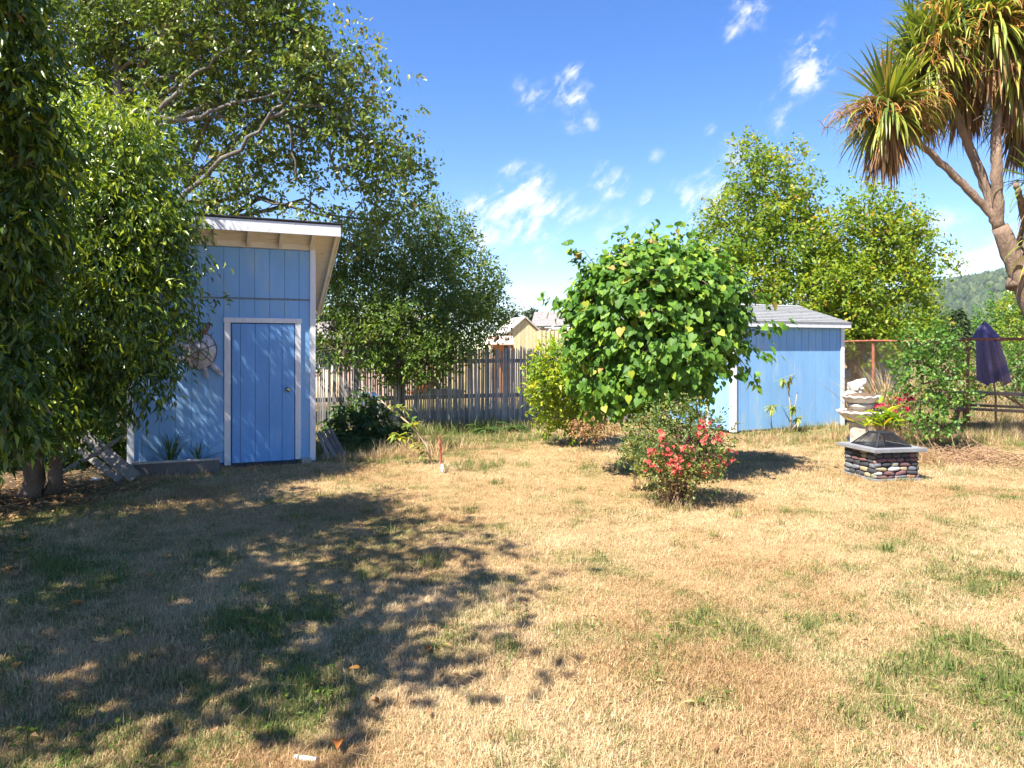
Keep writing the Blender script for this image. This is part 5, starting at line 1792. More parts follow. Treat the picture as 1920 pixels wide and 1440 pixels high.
st_me = []
for m in STONES:
    for q in range(2):
        V, F = stone_mesh(len(st_me) + 7)
        st_me.append(MB().add(V, F).mesh('stone', m, smooth=True))
st_p = np.repeat(np.array([.26, .17, .13, .12, .18, .08, .06]), 2) / 2
st_p = st_p / st_p.sum()
for face in range(4):
    z = .032
    row = 0
    while z < BH - .02:
        hrow = min(rg.uniform(.040, .066), BH - z)
        x = rg.uniform(-.02, .01)
        while x < BX - .01:
            wq = rg.uniform(.075, .185)
            wq = min(wq, BX + .012 - x)
            if wq < .025:
                break
            o = link('stone', st_me[rg.choice(len(st_me), p=st_p)], pit)
            o.scale = (wq * .99, rg.uniform(.018, .032), hrow * rg.uniform(.9, 1.1))
            cxx, dpt = x + wq / 2, .010
            rot = face * math.pi / 2
            lx, ly = ((cxx, dpt), (BX - dpt, cxx), (BX - cxx, BX - dpt), (dpt, BX - cxx))[face]
            o.location = (lx, ly, z + hrow / 2)
            o.rotation_euler = (0, rg.normal() * .06, rot)
            x += wq
        z += hrow
        row += 1
mb = MB()
o0, i0 = -.075, .085
zt0, zt1 = BH, BH + .045
ring = []
for z in (zt0, zt1):
    for lo in (o0, i0):
        hi = BX - lo
        ring += [(lo, lo, z), (hi, lo, z), (hi, hi, z), (lo, hi, z)]
F = []
for i in range(4):
    j = (i + 1) % 4
    F += [(0 + i, 0 + j, 8 + j, 8 + i), (8 + i, 8 + j, 12 + j, 12 + i), (12 + i, 12 + j, 4 + j, 4 + i), (4 + i, 4 + j, 0 + j, 0 + i)]
o = mb.add(ring, F).build('slab_top', concrete, pit)
bm = bmesh.new()
bm.from_mesh(o.data)
bmesh.ops.bevel(bm, geom=bm.edges[:], offset=.004, segments=2, affect='EDGES')
bm.to_mesh(o.data)
bm.free()
MB().box(i0, BX - i0, i0, BX - i0, BH - .10, BH - .06).build('fire_bowl', blackmetal, pit)
scr = MB()
b0, b1 = .055, BX - .055
t0_, t1_ = .20, BX - .20
zb, zt_ = zt1 + .004, zt1 + .165
bc = [(b0, b0, zb), (b1, b0, zb), (b1, b1, zb), (b0, b1, zb)]
tcn = [(t0_, t0_, zt_), (t1_, t0_, zt_), (t1_, t1_, zt_), (t0_, t1_, zt_)]
fmb = MB()
for i in range(4):
    j = (i + 1) % 4
    for a, b in ((bc[i], bc[j]), (tcn[i], tcn[j]), (bc[i], tcn[i])):
        fmb.bar(a, b, .016, .016)
scf = fmb.build('screen_frame', blackmetal, pit)
for i in range(4):
    j = (i + 1) % 4
    wm = MB()
    A0, A1, B0, B1 = [np.array(q) for q in (bc[i], bc[j], tcn[i], tcn[j])]
    for s in np.linspace(0, 1, 44):
        wm.tube([A0 + (A1 - A0) * s, B0 + (B1 - B0) * s], .0011, 3, cap=False)
    for s in np.linspace(.02, .98, 20):
        wm.tube([A0 + (B0 - A0) * s, A1 + (B1 - A1) * s], .0011, 3, cap=False)
    tag(wm.build('mesh_panel', blackmetal, scf), kind='stuff')
MB().box(t0_, t1_, t0_, t1_, zt_, zt_ + .006).build('screen_lid', blackmetal, scf)
MB().tube([(BX / 2 - .05, BX / 2, zt_), (BX / 2 - .045, BX / 2, zt_ + .035), (BX / 2 + .045, BX / 2, zt_ + .035), (BX / 2 + .05, BX / 2, zt_)], .006, 6).build('handle', blackmetal, scf)

# ------------------------------------------------------------------ tiered fountain
FO = gnd(1614, 842)
fo = root('tiered_fountain', FO, 'white weathered two tier scalloped stone fountain beside the low shed', 'fountain')


def scallop(n, amp_r, amp_z, rim):
    def fn(r, z, a, i):
        f = np.exp(-((i - rim) / 1.3) ** 2)
        c = np.cos(a * n)
        return r * (1 + amp_r * c * f), z + amp_z * c * f
    return fn


mb = MB()
mb.lathe([(.02, -.03), (.24, -.03), (.24, .05), (.20, .08), (.16, .10), (.165, .2), (.18, .34), (.175, .42), (.21, .455), (.02, .46)], 28)
mb.build('pedestal', caststone, fo, smooth=True)
mb = MB()
mb.lathe([(.03, .45), (.17, .455), (.25, .50), (.31, .555), (.345, .60), (.365, .625), (.345, .635), (.30, .60), (.22, .56), (.03, .55)], 72, scallop(14, .045, .016, 5))
mb.build('lower_bowl', castwhite, fo, smooth=True)
mb = MB()
mb.lathe([(.02, .55), (.325, .600), (.26, .635), (.12, .66), (.02, .665)], 24)
mb.build('dead_leaf_fill', soilm, fo, smooth=True)
mb = MB()
mb.lathe([(.02, .56), (.15, .56), (.15, .66), (.19, .70), (.205, .75), (.02, .76)], 28)
mb.build('column', caststone, fo, smooth=True)
mb = MB()
mb.lathe([(.02, .74), (.13, .745), (.21, .78), (.255, .82), (.285, .86), (.295, .878), (.28, .885), (.24, .86), (.16, .83), (.02, .82)], 72, scallop(12, .05, .014, 5))
mb.build('upper_bowl', castwhite, fo, smooth=True)
mb = MB()
mb.lathe([(.02, .82), (.262, .862), (.20, .905), (.10, .935), (.02, .94)], 24)
mb.build('soil_fill', soilm, fo, smooth=True)
mb = MB()
mb.lathe([(.01, .82), (.15, .83), (.14, .93), (.11, .96), (.01, .97)], 20, center=(-.06, .10, 0))
mb.build('top_plinth', castwhite, fo, smooth=True)
# little crouching stone creature on top, one continuous skin
sk = bpy.data.meshes.new('creature')
vs = [(-.10, .02, .02), (-.03, 0, .06), (.05, -.01, .09), (.12, -.03, .12), (.16, -.04, .115), (.05, -.07, .02), (.07, -.10, -.02), (-.08, -.07, .0), (-.02, -.11, -.02), (.05, .06, .02), (-.08, .08, .0), (.105, -.055, .165), (.105, .0, .165)]
es = [(0, 1), (1, 2), (2, 3), (3, 4), (2, 5), (5, 6), (0, 7), (7, 8), (2, 9), (0, 10), (3, 11), (3, 12)]
sk.from_pydata(vs, es, [])
ro = [.08, .085, .08, .065, .045, .032, .028, .04, .028, .032, .04, .022, .022]
so_ = link('creature', sk, fo)
md = so_.modifiers.new('skin', 'SKIN')
for i, sv in enumerate(sk.skin_vertices[0].data):
    sv.radius = (ro[i], ro[i])
    sv.use_root = (i == 1)
md2 = so_.modifiers.new('smooth', 'SUBSURF')
md2.levels = 2
md2.render_levels = 2
sk.materials.append(castwhite)
so_.location = (-.04, .06, 1.0)
so_.scale = (.95, .95, .95)
# broken scalloped piece leaning at its foot
br = MB()
br.lathe([(.03, .0), (.09, .02), (.14, .06), (.165, .11), (.155, .115), (.12, .07), (.03, .03)], 60, scallop(10, .06, .014, 3))
bo = br.build('scalloped_bowl', castwhite, smooth=True)
pb_ = gnd(1596, 832)
bo.location = (pb_[0] - .02, pb_[1] - .25, .02)
bo.rotation_euler = (math.radians(18), math.radians(-8), 0)
tag(bo, 'small white scalloped stone bowl on the ground at the foot of the fountain', 'bowl')

# ------------------------------------------------------------------ picnic table and parasol
PT = np.array([10.05, 14.75])
pa = math.radians(-42)
pt = root('picnic_table', (PT[0], PT[1], 0), 'weathered reddish brown picnic table beyond the rusty fence', 'picnic table', pa)
for k in range(5):
    MB().box(-.95, .95, -.37 + k * .15, -.23 + k * .15, .71, .75).build('table_board', brownwood, pt)
for s in (-1, 1):
    for k in range(2):
        y0 = s * .62 - .14 + k * .145
        MB().box(-.95, .95, y0, y0 + .135, .41, .45).build('bench_board', brownwood, pt)
for x in (-.62, .62):
    for s in (-1, 1):
        MB().bar((x, s * .18, .71), (x, s * .60, 0), .04, .09, (1, 0, 0)).build('leg', brownwood, pt)
    MB().bar((x + .045, -.74, .385), (x + .045, .74, .385), .04, .085).build('seat_beam', brownwood, pt)
    MB().bar((x + .045, -.34, .675), (x + .045, .34, .675), .04, .065).build('top_beam', brownwood, pt)
    MB().bar((x - .02 * np.sign(x), 0, .40), (x * .25, 0, .70), .04, .07, (0, 1, 0)).build('brace', brownwood, pt)

pr = root('parasol', (PT[0], PT[1], 0), 'folded purple parasol standing in the picnic table', 'parasol')
tilt = np.array([-.155, .0, 1.0])


def pp(z):
    return np.array([tilt[0] * max(0, z - .7), 0, z])


MB().tube([pp(z) for z in (0, .7, 1.5, 2.1)], .02, 8).build('pole', brownwood, pr)


def cloth(name, z0, z1, r0, r1, folds, seed, slack=.05):
    r_ = np.random.default_rng(seed)
    k, n = 64, 14
    V = []
    ph = r_.uniform(0, 6.28, 6)
    for i in range(n + 1):
        s = i / n
        z = z0 + (z1 - z0) * s
        c = pp(z)
        r = r0 + (r1 - r0) * s ** .8
        for j in range(k):
            a = 2 * math.pi * j / k
            f = math.cos(folds * a + .5 * math.sin(2 * a + ph[0])) * (.16 + .20 * s) + .10 * math.cos(2 * a + ph[1]) + .07 * math.cos(3 * a + ph[2] + s * 2)
            V.append((c[0] + r * (1 + f) * math.cos(a), c[1] + r * (1 + f) * math.sin(a), z + (slack * math.sin(3 * a + ph[3]) + .03 * math.cos(folds * a)) * s))
    F = [(i * k + j, i * k + (j + 1) % k, (i + 1) * k + (j + 1) % k, (i + 1) * k + j) for i in range(n) for j in range(k)]
    return MB().add(V, F).build(name, purple, pr, smooth=True)


cloth('canopy', 2.0, .97, .17, .235, 8, 1)
cloth('vent_cap', 2.20, 1.82, .03, .20, 8, 2, .015)
MB().lathe([(.005, 0), (.03, .0), (.035, .03), (.015, .06), (.005, .075)], 10, center=tuple(pp(2.18))).build('finial', brownwood, pr, smooth=True)
for q in range(8):
    a = q * math.pi / 4 + .2
    c0, c1 = pp(1.9), pp(.93)
    MB().bar(c0 + np.array([.05 * math.cos(a), .05 * math.sin(a), 0]), c1 + np.array([.17 * math.cos(a), .17 * math.sin(a), 0]), .012, .02).build('rib', brownwood, pr)

# ------------------------------------------------------------------ planter, boards, sticks
def shed_pt(x, y, z=0.0):
    return np.array([-5.115 + x * math.cos(R23) - y * math.sin(R23), 9.455 + x * math.sin(R23) + y * math.cos(R23), z])


pn = root('planter_box', shed_pt(.1, -.42), 'low wooden planter box in front of the tall blue shed', 'planter', R23)
MB().box(0, 1.02, 0, .035, 0, .17).build('front_board', greywood, pn)
MB().box(-.02, 1.04, -.012, .05, .171, .195).build('top_board', palewood, pn)
MB().box(0, .03, .036, .38, 0, .165).build('end_board', greywood, pn)
MB().box(.99, 1.02, .036, .38, 0, .165).build('end_board', greywood, pn)
MB().box(.032, .988, .037, .38, -.02, .13).build('soil', soilm, pn)
rosette('grass_clump', 'clump of dark strappy grass leaves growing in the planter by the shed', 'plant', shed_pt(.52, -.2, .12), 36, .55, .016, (.5, 1.1, 1.8), LM['fern_leaf'][1], 161, (.7, 1.5))
rosette('grass_clump', 'smaller strappy grass tuft at the right end of the planter', 'plant', shed_pt(.86, -.2, .12), 20, .42, .014, (.8, 1.6), LM['fern_leaf'][1], 162, (.5, 1.4))

GRP = 'old timbers left of the tall shed'


def plank(p, q, wd, th, mat, label, up=(0, 0, 1), name='plank'):
    p, q = np.array(p, float), np.array(q, float)
    o = MB().bar(p, q, wd, th, up).build(name, mat)
    me = o.data
    bm = bmesh.new()
    bm.from_mesh(me)
    bmesh.ops.bevel(bm, geom=bm.edges[:], offset=.004, segments=1, affect='EDGES')
    bm.to_mesh(me)
    bm.free()
    return tag(o, label, 'plank', GRP)


plank(at(152, 812, 9.2), gnd(255, 905) + (0, 0, .06), .15, .045, greywood, 'wide grey plank leaning down beside the planter, topmost of the crossed timbers', (0.3, -1, .3))
plank(at(148, 842, 9.25), gnd(226, 905) + (0, 0, .03), .09, .04, greywood, 'narrower grey plank lying under the wide leaning plank', (0.3, -1, .3))
o = MB().tube([at(232, 817, 8.85), at(190, 845, 8.75), at(150, 866, 8.6), at(112, 888, 8.4), gnd(85, 915)], [.022, .026, .028, .03, .032], 7).build('stick', greywood, smooth=True)
tag(o, 'long grey stick crossing over the leaning planks', 'stick', GRP)
for i, (a, b, w_, m, lab) in enumerate((((596, 812, 10.75), (618, 862, 10.55), .05, greywood, 'leftmost grey slat leaning by the shed corner'), ((604, 812, 10.8), (630, 858, 10.6), .06, greywood, 'grey board leaning by the shed corner, second from the left'),
                                        ((611, 806, 10.85), (640, 856, 10.65), .06, greywood, 'grey board leaning by the shed corner, third from the left'), ((618, 803, 10.95), (648, 852, 10.75), .05, greywood, 'rightmost grey board leaning by the shed corner'))):
    o = plank(at(*a), np.array([at(*b)[0], b[2], .02]), w_, .03, m, lab, (0, -1, .4))
    o['group'] = 'boards leaning at the right corner of the tall shed'
o = MB().tube([gnd(178, 903) + (-.05, 0, .02), gnd(178, 903) + (0, .01, .035), gnd(178, 903) + (.06, 0, .02)], [.012, .022, .010], 6).build('white_scrap', whiteplastic)
tag(o, 'small white scrap lying on the dark soil left of the planter', 'scrap')

# ------------------------------------------------------------------ fallen leaves, white tube
fme = single_meshes('fallen_leaf', (HEART[0] * np.array([1, 1, 1.8]), HEART[1]), LM['orange_leaf'][1])
for i, (u, v, s, lab) in enumerate(((803, 1233, .055, 'orange fallen leaf right of centre in the lawn shade'), (672, 1270, .06, 'curled orange fallen leaf in the middle of the shaded lawn'), (632, 1408, .075, 'bright orange fallen leaf at the bottom edge near the white tube'),
                                    (134, 1146, .08, 'long orange fallen leaf at the left in a sunny patch'), (30, 1266, .075, 'orange brown fallen leaf at the left edge'), (285, 1091, .05, 'brown fallen leaf on the dappled lawn before the planter'), (702, 1330, .05, 'small dark red fallen leaf in the shaded lawn'))):
    p = gnd(u, v)
    o = link('fallen_leaf', fme)
    o.location = (p[0], p[1], .045)
    o.rotation_euler = (.2 + .15 * math.sin(i * 3), .2 * math.cos(i * 2), i * 1.7)
    o.scale = (s * .6, s * .85, s * .7)
    tag(o, lab, 'leaf', 'fallen leaves on the lawn')
p = gnd(575, 1428)
wt_ = root('white_tube', (p[0], p[1], .03), 'short white plastic tube half sunk in the grass at the bottom edge', 'tube')
MB().tube([(-.05, .012, -.02), (.04, -.01, -.018)], .011, 10).build('body', whiteplastic, wt_, smooth=True)
MB().tube([(-.036, .0085, -.0197), (-.028, .0065, -.0195)], .0115, 10).build('band', cable, wt_)

# ------------------------------------------------------------------ grass
rg = np.random.default_rng(170)


def tuft(name, n, rad, h0, h1, wd, lean, mat, seg=2):
    V, F3, F4, R = [], [], [], []
    for k in range(n):
        a, l = rg.uniform(0, 2 * math.pi), abs(rg.normal()) * lean
        r = rad * math.sqrt(rg.random())
        t_ = rg.uniform(0, 2 * math.pi)
        b = np.array([r * math.cos(t_), r * math.sin(t_), -.004])
        h = rg.uniform(h0, h1)
        d = np.array([math.cos(a) * math.sin(min(l, 1.45)), math.sin(a) * math.sin(min(l, 1.45)), math.cos(min(l, 1.45))])
        sd = np.array([-math.sin(a), math.cos(a), 0]) * wd * rg.uniform(.7, 1.3)
        p1 = b + d * h * .55
        p2 = p1 + unit(d + np.array([math.cos(a), math.sin(a), -.6]) * rg.uniform(.1, .9)) * h * .45
        i = len(V)
        V += [b - sd * .5, b + sd * .5, p1 - sd * .45, p1 + sd * .45, p2]
        F4.append((i, i + 1, i + 3, i + 2))
        F3.append((i + 2, i + 3, i + 4))
        R += [rg.random()] * 5
    mb = MB()
    mb.soft = True
    mb.add(V, [np.array(F4), np.array(F3)], np.array(R))
    me = mb.mesh(name, mat)
    return bpy.data.objects.new(name, me)


grass_mat = bpy.data.materials.new('lawn_grass')
grass_mat.use_nodes = True
t = NT(grass_mat.node_tree)
grass_mat.node_tree.nodes.clear()
rn = t.n('ShaderNodeAttribute', attribute_name='rnd').outputs['Fac']
gr = t.n('ShaderNodeAttribute', attribute_name='green', attribute_type='INSTANCER').outputs['Fac']
tn = t.n('ShaderNodeAttribute', attribute_name='tint', attribute_type='INSTANCER').outputs['Fac']
sc_ = t.ramp(t.math('ADD', t.math('MULTIPLY', rn, .57), t.math('MULTIPLY', tn, .43)), [(0, (.19, .10, .042)), (.2, (.41, .25, .115)), (.5, (.58, .405, .215)), (.8, (.68, .53, .32)), (1, (.76, .64, .44))])
gc_ = t.ramp(rn, [(0, (.08, .12, .03)), (.6, (.17, .215, .055)), (1, (.33, .34, .12))])
sel = t.rng(t.math('ADD', gr, t.math('MULTIPLY_ADD', t.n('ShaderNodeObjectInfo').outputs['Random'], .9, -.45)), .36, .62)
c = t.mix(sel, sc_, gc_)
pg_ = t.n('ShaderNodeBsdfPrincipled')
t.put(pg_.inputs['Base Color'], c)
pg_.inputs['Roughness'].default_value = .65
pg_.inputs['Specular IOR Level'].default_value = .2
tr = t.n('ShaderNodeBsdfTranslucent')
t.put(tr.inputs['Color'], c)
mx = t.n('ShaderNodeMixShader')
mx.inputs[0].default_value = .35
t.put(mx.inputs[1], pg_.outputs[0])
t.put(mx.inputs[2], tr.outputs[0])
mo = t.n('ShaderNodeOutputMaterial')
t.put(mo.inputs[0], mx.outputs[0])


def scatter(name, label, P, rot, scl, green, tint, templates, kind='stuff'):
    me = bpy.data.meshes.new(name)
    me.vertices.add(len(P))
    me.vertices.foreach_set('co', P.astype(np.float32).ravel())
    for nm, tp, dat in (('rot', 'FLOAT_VECTOR', rot), ('scl', 'FLOAT_VECTOR', scl), ('green', 'FLOAT', green), ('tint', 'FLOAT', tint)):
        a_ = me.attributes.new(nm, tp, 'POINT')
        a_.data.foreach_set('vector' if tp == 'FLOAT_VECTOR' else 'value', np.asarray(dat, np.float32).ravel())
    o = link(name, me)
    col = bpy.data.collections.new(name + ' pieces')
    for q in templates:
        col.objects.link(q)
    ng = bpy.data.node_groups.new(name, 'GeometryNodeTree')
    ng.interface.new_socket('Geometry', in_out='INPUT', socket_type='NodeSocketGeometry')
    ng.interface.new_socket('Geometry', in_out='OUTPUT', socket_type='NodeSocketGeometry')
    gi, go = ng.nodes.new('NodeGroupInput'), ng.nodes.new('NodeGroupOutput')
    ip = ng.nodes.new('GeometryNodeInstanceOnPoints')
    ci = ng.nodes.new('GeometryNodeCollectionInfo')
    ci.inputs['Collection'].default_value = col
    ci.inputs['Separate Children'].default_value = True
    ci.inputs['Reset Children'].default_value = True
    ip.inputs['Pick Instance'].default_value = True
    nr = ng.nodes.new('GeometryNodeInputNamedAttribute')
    nr.data_type = 'FLOAT_VECTOR'
    nr.inputs['Name'].default_value = 'rot'
    nsx = ng.nodes.new('GeometryNodeInputNamedAttribute')
    nsx.data_type = 'FLOAT_VECTOR'
    nsx.inputs['Name'].default_value = 'scl'
    L_ = ng.links.new
    L_(gi.outputs[0], ip.inputs['Points'])
    L_(ci.outputs[0], ip.inputs['Instance'])
    L_(nr.outputs[0], ip.inputs['Rotation'])
    L_(nsx.outputs[0], ip.inputs['Scale'])
    L_(ip.outputs[0], go.inputs[0])
    md = o.modifiers.new('scatter', 'NODES')
    md.node_group = ng
    me.materials.append(grass_mat)
    return tag(o, label, 'grass', kind=kind)


def in_shed(x, y):
    def loc(ox, oy, r):
        dx_, dy_ = x - ox, y - oy
        return dx_ * math.cos(r) + dy_ * math.sin(r), -dx_ * math.sin(r) + dy_ * math.cos(r)
    a, b = loc(-5.115, 9.455, R23)
    m = (a > -.02) & (a < SW + .02) & (b > -.02) & (b < SD)
    m |= (a > .08) & (a < 1.13) & (b > -.42) & (b < 0)
    a, b = loc(4.34, 13.93, R24)
    m |= (a > 0) & (a < LW) & (b > 0) & (b < LD)
    a, b = loc(FP[0], FP[1], FR)
    return m | ((a > -.04) & (a < BX + .02) & (b > -.04) & (b < BX + .04))


def field(n, y0, y1, power, margin=1.6):
    """Points over the visible lawn, denser near the viewer."""
    q = rg.random(n)
    y = (y0 ** (1 - power) + q * (y1 ** (1 - power) - y0 ** (1 - power))) ** (1 / (1 - power))
    x = (rg.random(n) * 2 - 1) * (.74 * y + margin)
    return x, y


short = [tuft('grass_tuft', 46, .07, .014, .046, .0019, 1.15, grass_mat) for _ in range(8)]
x, y = field(84000, 1.7, 19, 1.3)
soil = soil_amt(x, y)
ok = (~in_shed(x, y)) & (rg.random(len(x)) > soil * 1.15)
x, y = x[ok], y[ok]
z = ground_z(x, y)
g = green_amt(x, y)
s = rg.uniform(.7, 1.25, len(x)) * (1 + np.clip(y - 6, 0, 10) * .09) * (.8 + .5 * fbm(x * 1.7, y * 1.7, 77, 2))
scl = np.stack([s * 1.1, s * 1.1, s * rg.uniform(.75, 1.2, len(x)) / (1 + np.clip(y - 6, 0, 10) * .03)], -1)
rot = np.stack([rg.normal(size=len(x)) * .12, rg.normal(size=len(x)) * .12, rg.uniform(0, 6.283, len(x))], -1)
tint = np.clip(fbm(x * 1.1 + 40, y * 1.1, 91, 4) * 1.9 - .45, 0, 1)
scatter('lawn_grass', 'short dry straw coloured lawn grass with green patches', np.stack([x, y, z], -1), rot, scl, g, tint, short)

# longer green blades where the lawn stays green
longs = [tuft('long_grass_tuft', 16, .05, .06, .15, .0042, .5, grass_mat) for _ in range(4)]
x, y = field(26000, 1.8, 19, 1.2)
g = green_amt(x, y)
ok = (~in_shed(x, y)) & (rg.random(len(x)) < np.clip(g - .42, 0, .6) * .9 + .012) & (rg.random(len(x)) > soil_amt(x, y) * .8)
x, y, g = x[ok], y[ok], g[ok]
cx_, cy_ = field(150, 2.0, 13, 1.3)              # scattered single tufts
kk = np.repeat(np.arange(150), rg.integers(2, 9, 150))
x = np.concatenate([x, cx_[kk] + rg.normal(size=len(kk)) * .06])
y = np.concatenate([y, cy_[kk] + rg.normal(size=len(kk)) * .06])
g = np.concatenate([g, np.full(len(kk), .75)])
ok = ~in_shed(x, y)
x, y, g = x[ok], y[ok], g[ok]
s = rg.uniform(.45, 1.0, len(x)) * (1 + .3 * (y > 11))
rot = np.stack([rg.normal(size=len(x)) * .1, rg.normal(size=len(x)) * .1, rg.uniform(0, 6.283, len(x))], -1)
scatter('green_grass', 'longer green grass blades in the moister patches of the lawn', np.stack([x, y, ground_z(x, y)], -1), rot, np.stack([s, s, s], -1), np.clip(g + .3, 0, 1), rg.random(len(x)), longs)

# rank weeds and dry stalks along the fence, the sheds and the bushes
rank = [tuft('weed_tuft', 18, .07, .12, .36, .007, .38, grass_mat) for _ in range(4)]
X, Y, G, S = [], [], [], []


def strip(n, p, q, wd, g0, s0):
    tt = rg.random(n)
    X.extend(p[0] + (q[0] - p[0]) * tt + rg.normal(size=n) * wd)
    Y.extend(p[1] + (q[1] - p[1]) * tt + rg.normal(size=n) * wd)
    G.extend(np.clip(g0 + rg.normal(size=n) * .3, 0, 1))
    S.extend(s0 * rg.uniform(.5, 1.2, n))


strip(420, gnd(610, 845), gnd(1010, 818), .35, .9, .6)
strip(420, gnd(630, 820), gnd(1030, 800), .3, .95, 1.0)
strip(160, gnd(1380, 818), gnd(1580, 803), .12, .7, .55)
strip(220, gnd(1400, 830), gnd(1600, 822), .25, .1, .6)
strip(160, gnd(640, 865), gnd(800, 850), .2, .15, .6)
strip(110, gnd(730, 850), gnd(850, 845), .2, .1, .9)
strip(80, gnd(860, 880), gnd(920, 870), .2, .8, .5)
strip(60, gnd(1220, 950), gnd(1320, 948), .12, .3, .45)
strip(200, gnd(1620, 850), gnd(1760, 870), .2, .1, .7)
strip(260, gnd(1760, 830), gnd(1935, 820), .35, .25, .8)
strip(300, gnd(1800, 812), gnd(1990, 810), .6, .7, .6)
strip(60, gnd(250, 905), gnd(560, 882), .1, .3, .4)
strip(26, FP[:2] + (.0, -.05), FP[:2] + (.6, .06), .04, .4, .3)
strip(20, FP[:2] + (-.06, .0), FP[:2] + (-.14, .6), .04, .4, .3)
strip(700, (8.5, 17), (14, 20), 1.6, .45, 1.2)
strip(600, (-4, 17), (3, 20), 1.5, .6, 1.0)
strip(600, (10, 24), (22, 30), 2.5, .4, 1.8)
X, Y, G, S = [np.array(q) for q in (X, Y, G, S)]
ok = ~in_shed(X, Y)
X, Y, G, S = X[ok], Y[ok], G[ok], S[ok]
rot = np.stack([rg.normal(size=len(X)) * .15, rg.normal(size=len(X)) * .15, rg.uniform(0, 6.283, len(X))], -1)
scatter('weeds', 'rank weeds and dry stalks along the fences, sheds and bushes', np.stack([X, Y, ground_z(X, Y)], -1), rot, np.stack([S, S, S], -1), G, rg.random(len(X)), rank)

# clover and small broad weeds in the green patches
xl, yl = field(16000, 1.8, 12, 1.3)
ok = (~in_shed(xl, yl)) & (rg.random(len(xl)) < np.clip(green_amt(xl, yl) - .3, 0, 1) * 1.1)
xl, yl = xl[ok], yl[ok]
n = len(xl)
th = rg.uniform(0, 6.283, n * 3)
mb = MB()
c = np.repeat(np.stack([xl, yl, ground_z(xl, yl) + rg.uniform(.025, .05, n)], -1), 3, 0)
leaves_mb(mb, OVAL, c, np.stack([np.cos(th), np.sin(th), rg.normal(size=n * 3) * .3], -1), np.stack([rg.normal(size=n * 3) * .3, rg.normal(size=n * 3) * .3, np.ones(n * 3)], -1),
          rg.uniform(.012, .03, n * 3), rg.uniform(.009, .018, n * 3), rg.random(n * 3))
tag(mb.build('clover', LM['dark_tree_leaf'][0]), 'clover and small broad leaved weeds in the green lawn patches', 'weeds', kind='stuff')
# scattered dead leaves and stalks over the lawn
xl, yl = field(1500, 1.9, 13, 1.4)
ok = (~in_shed(xl, yl)) & (rg.random(len(xl)) < np.clip(.75 - .25 * xl, .12, 1))
xl, yl = xl[ok], yl[ok]
n = len(xl)
th = rg.uniform(0, 6.283, n)
mb = MB()
leaves_mb(mb, LANCE, np.stack([xl, yl, ground_z(xl, yl) + rg.uniform(.02, .045, n)], -1), np.stack([np.cos(th), np.sin(th), rg.normal(size=n) * .3], -1),
          np.stack([rg.normal(size=n) * .4, rg.normal(size=n) * .4, np.ones(n)], -1), rg.uniform(.025, .065, n), rg.uniform(.012, .025, n), rg.random(n))
tag(mb.build('dead_leaves', LM['dead_leaf'][0]), 'small brown dead leaves scattered over the dry lawn', 'dead leaves', kind='stuff')
xl, yl = field(520, 1.9, 14, 1.2)
ok = ~in_shed(xl, yl)
mb = MB()
for px_, py_ in zip(xl[ok], yl[ok]):
    a = rg.uniform(0, 6.283)
    d = np.array([math.cos(a), math.sin(a), 0]) * rg.uniform(.04, .14)
    c = np.array([px_, py_, float(ground_z(px_, py_)) + rg.uniform(.03, .055)])
    mb.tube([c - d, c + np.array([0, 0, .012]) + rg.normal(size=3) * .008, c + d + np.array([0, 0, rg.uniform(-.01, .05)])], [.0010, .0012, .0007], 3, a=rg.random() * .7, cap=False)
tag(mb.build('dry_stalks', LM['straw'][0]), 'pale dry stalks lying loose on the lawn', 'stalks', kind='stuff')
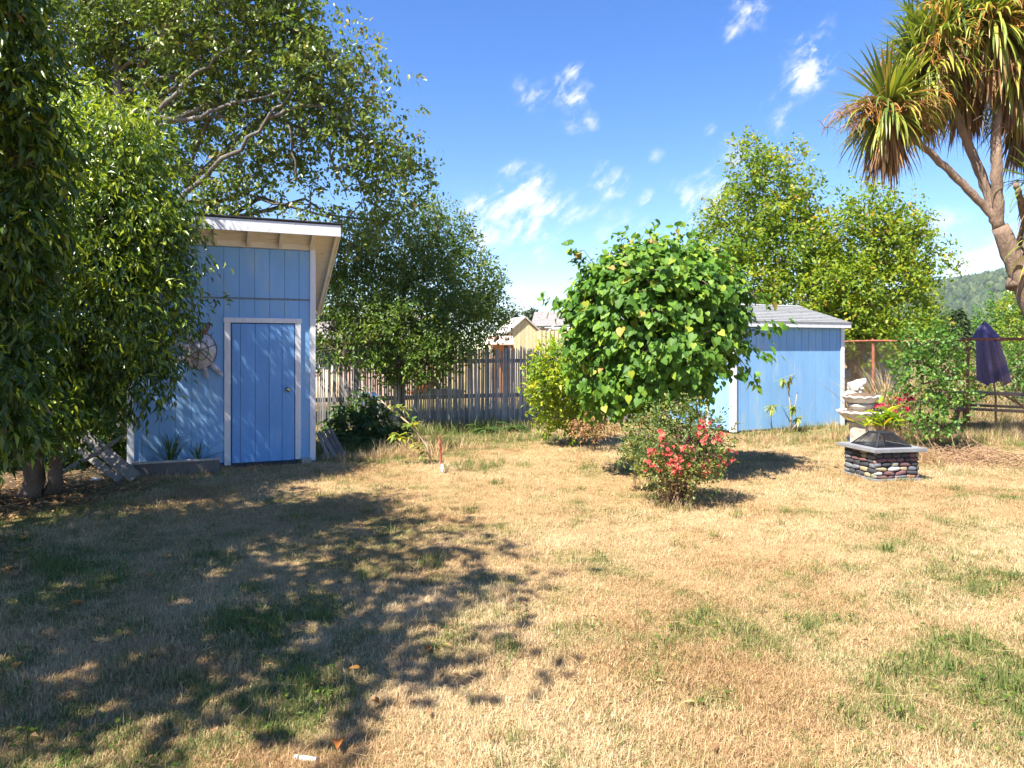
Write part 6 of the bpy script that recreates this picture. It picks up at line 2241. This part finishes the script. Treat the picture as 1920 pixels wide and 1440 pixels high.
# dead leaves and twigs on the bare soil
n = 3200
a = rg.random(n)
xl = np.where(a < .6, -5.3 + rg.normal(size=n) * 1.1, -4.3 + rg.normal(size=n) * .8)
yl = np.where(a < .6, 7.7 + rg.normal(size=n) * .9, 5.2 + rg.normal(size=n) * 1.0)
ok = (~in_shed(xl, yl)) & (soil_amt(xl, yl) > .15)
xl, yl = xl[ok], yl[ok]
n = len(xl)
mb = MB()
th = rg.uniform(0, 6.283, n)
leaves_mb(mb, LANCE, np.stack([xl, yl, ground_z(xl, yl) + rg.uniform(.005, .03, n)], -1), np.stack([np.cos(th), np.sin(th), rg.normal(size=n) * .2], -1),
          np.stack([rg.normal(size=n) * .35, rg.normal(size=n) * .35, np.ones(n)], -1), rg.uniform(.05, .12, n), .03, rg.random(n))
tag(mb.build('leaf_litter', LM['dead_leaf'][0]), 'brown leaf litter on the soil under the laurels', 'leaf litter', kind='stuff')
mb = MB()
for k in range(170):
    c = gnd(1815, 868) + np.array([rg.normal() * .42, rg.normal() * .28, rg.uniform(.0, .16)])
    a = rg.uniform(0, 6.283)
    d = np.array([math.cos(a), math.sin(a), rg.normal() * .4]) * rg.uniform(.1, .32)
    mb.tube([c - d, c + rg.normal(size=3) * .02, c + d], [.004, .005, .003], 4, cap=False)
tag(mb.build('twig_pile', twig_brown), 'heap of dry brown twigs under the rose bush', 'twigs', kind='stuff')
mb = MB()
for k in range(420):
    c = gnd(1893, 866) + np.array([rg.normal() * .24, rg.normal() * .22, abs(rg.normal()) * .04 + .02])
    a = rg.uniform(0, 6.283)
    d = np.array([math.cos(a), math.sin(a), rg.normal() * .15]) * rg.uniform(.04, .15)
    mb.tube([c - d, c + d], .0035, 3, a=rg.random(), cap=False)
tag(mb.build('straw_heap', LM['straw'][0]), 'pale heap of cut dry grass at the right edge', 'straw', kind='stuff')

# ------------------------------------------------------------------ the air: thin even haze over the whole scene
hz = MB()
hz.box(-9000, 9000, -9000, 9000, -4, 150)
hzm = bpy.data.materials.new('haze')
hzm.use_nodes = True
t = NT(hzm.node_tree)
hzm.node_tree.nodes.clear()
pv = t.n('ShaderNodeVolumePrincipled')
pv.inputs['Color'].default_value = (0.82, 0.90, 1.0, 1)
pv.inputs['Density'].default_value = 0.00014
mo = t.n('ShaderNodeOutputMaterial')
t.put(mo.inputs['Volume'], pv.outputs[0])
ho = hz.build('haze', hzm)
tag(ho, 'thin even haze in the air over the whole scene', kind='stuff')
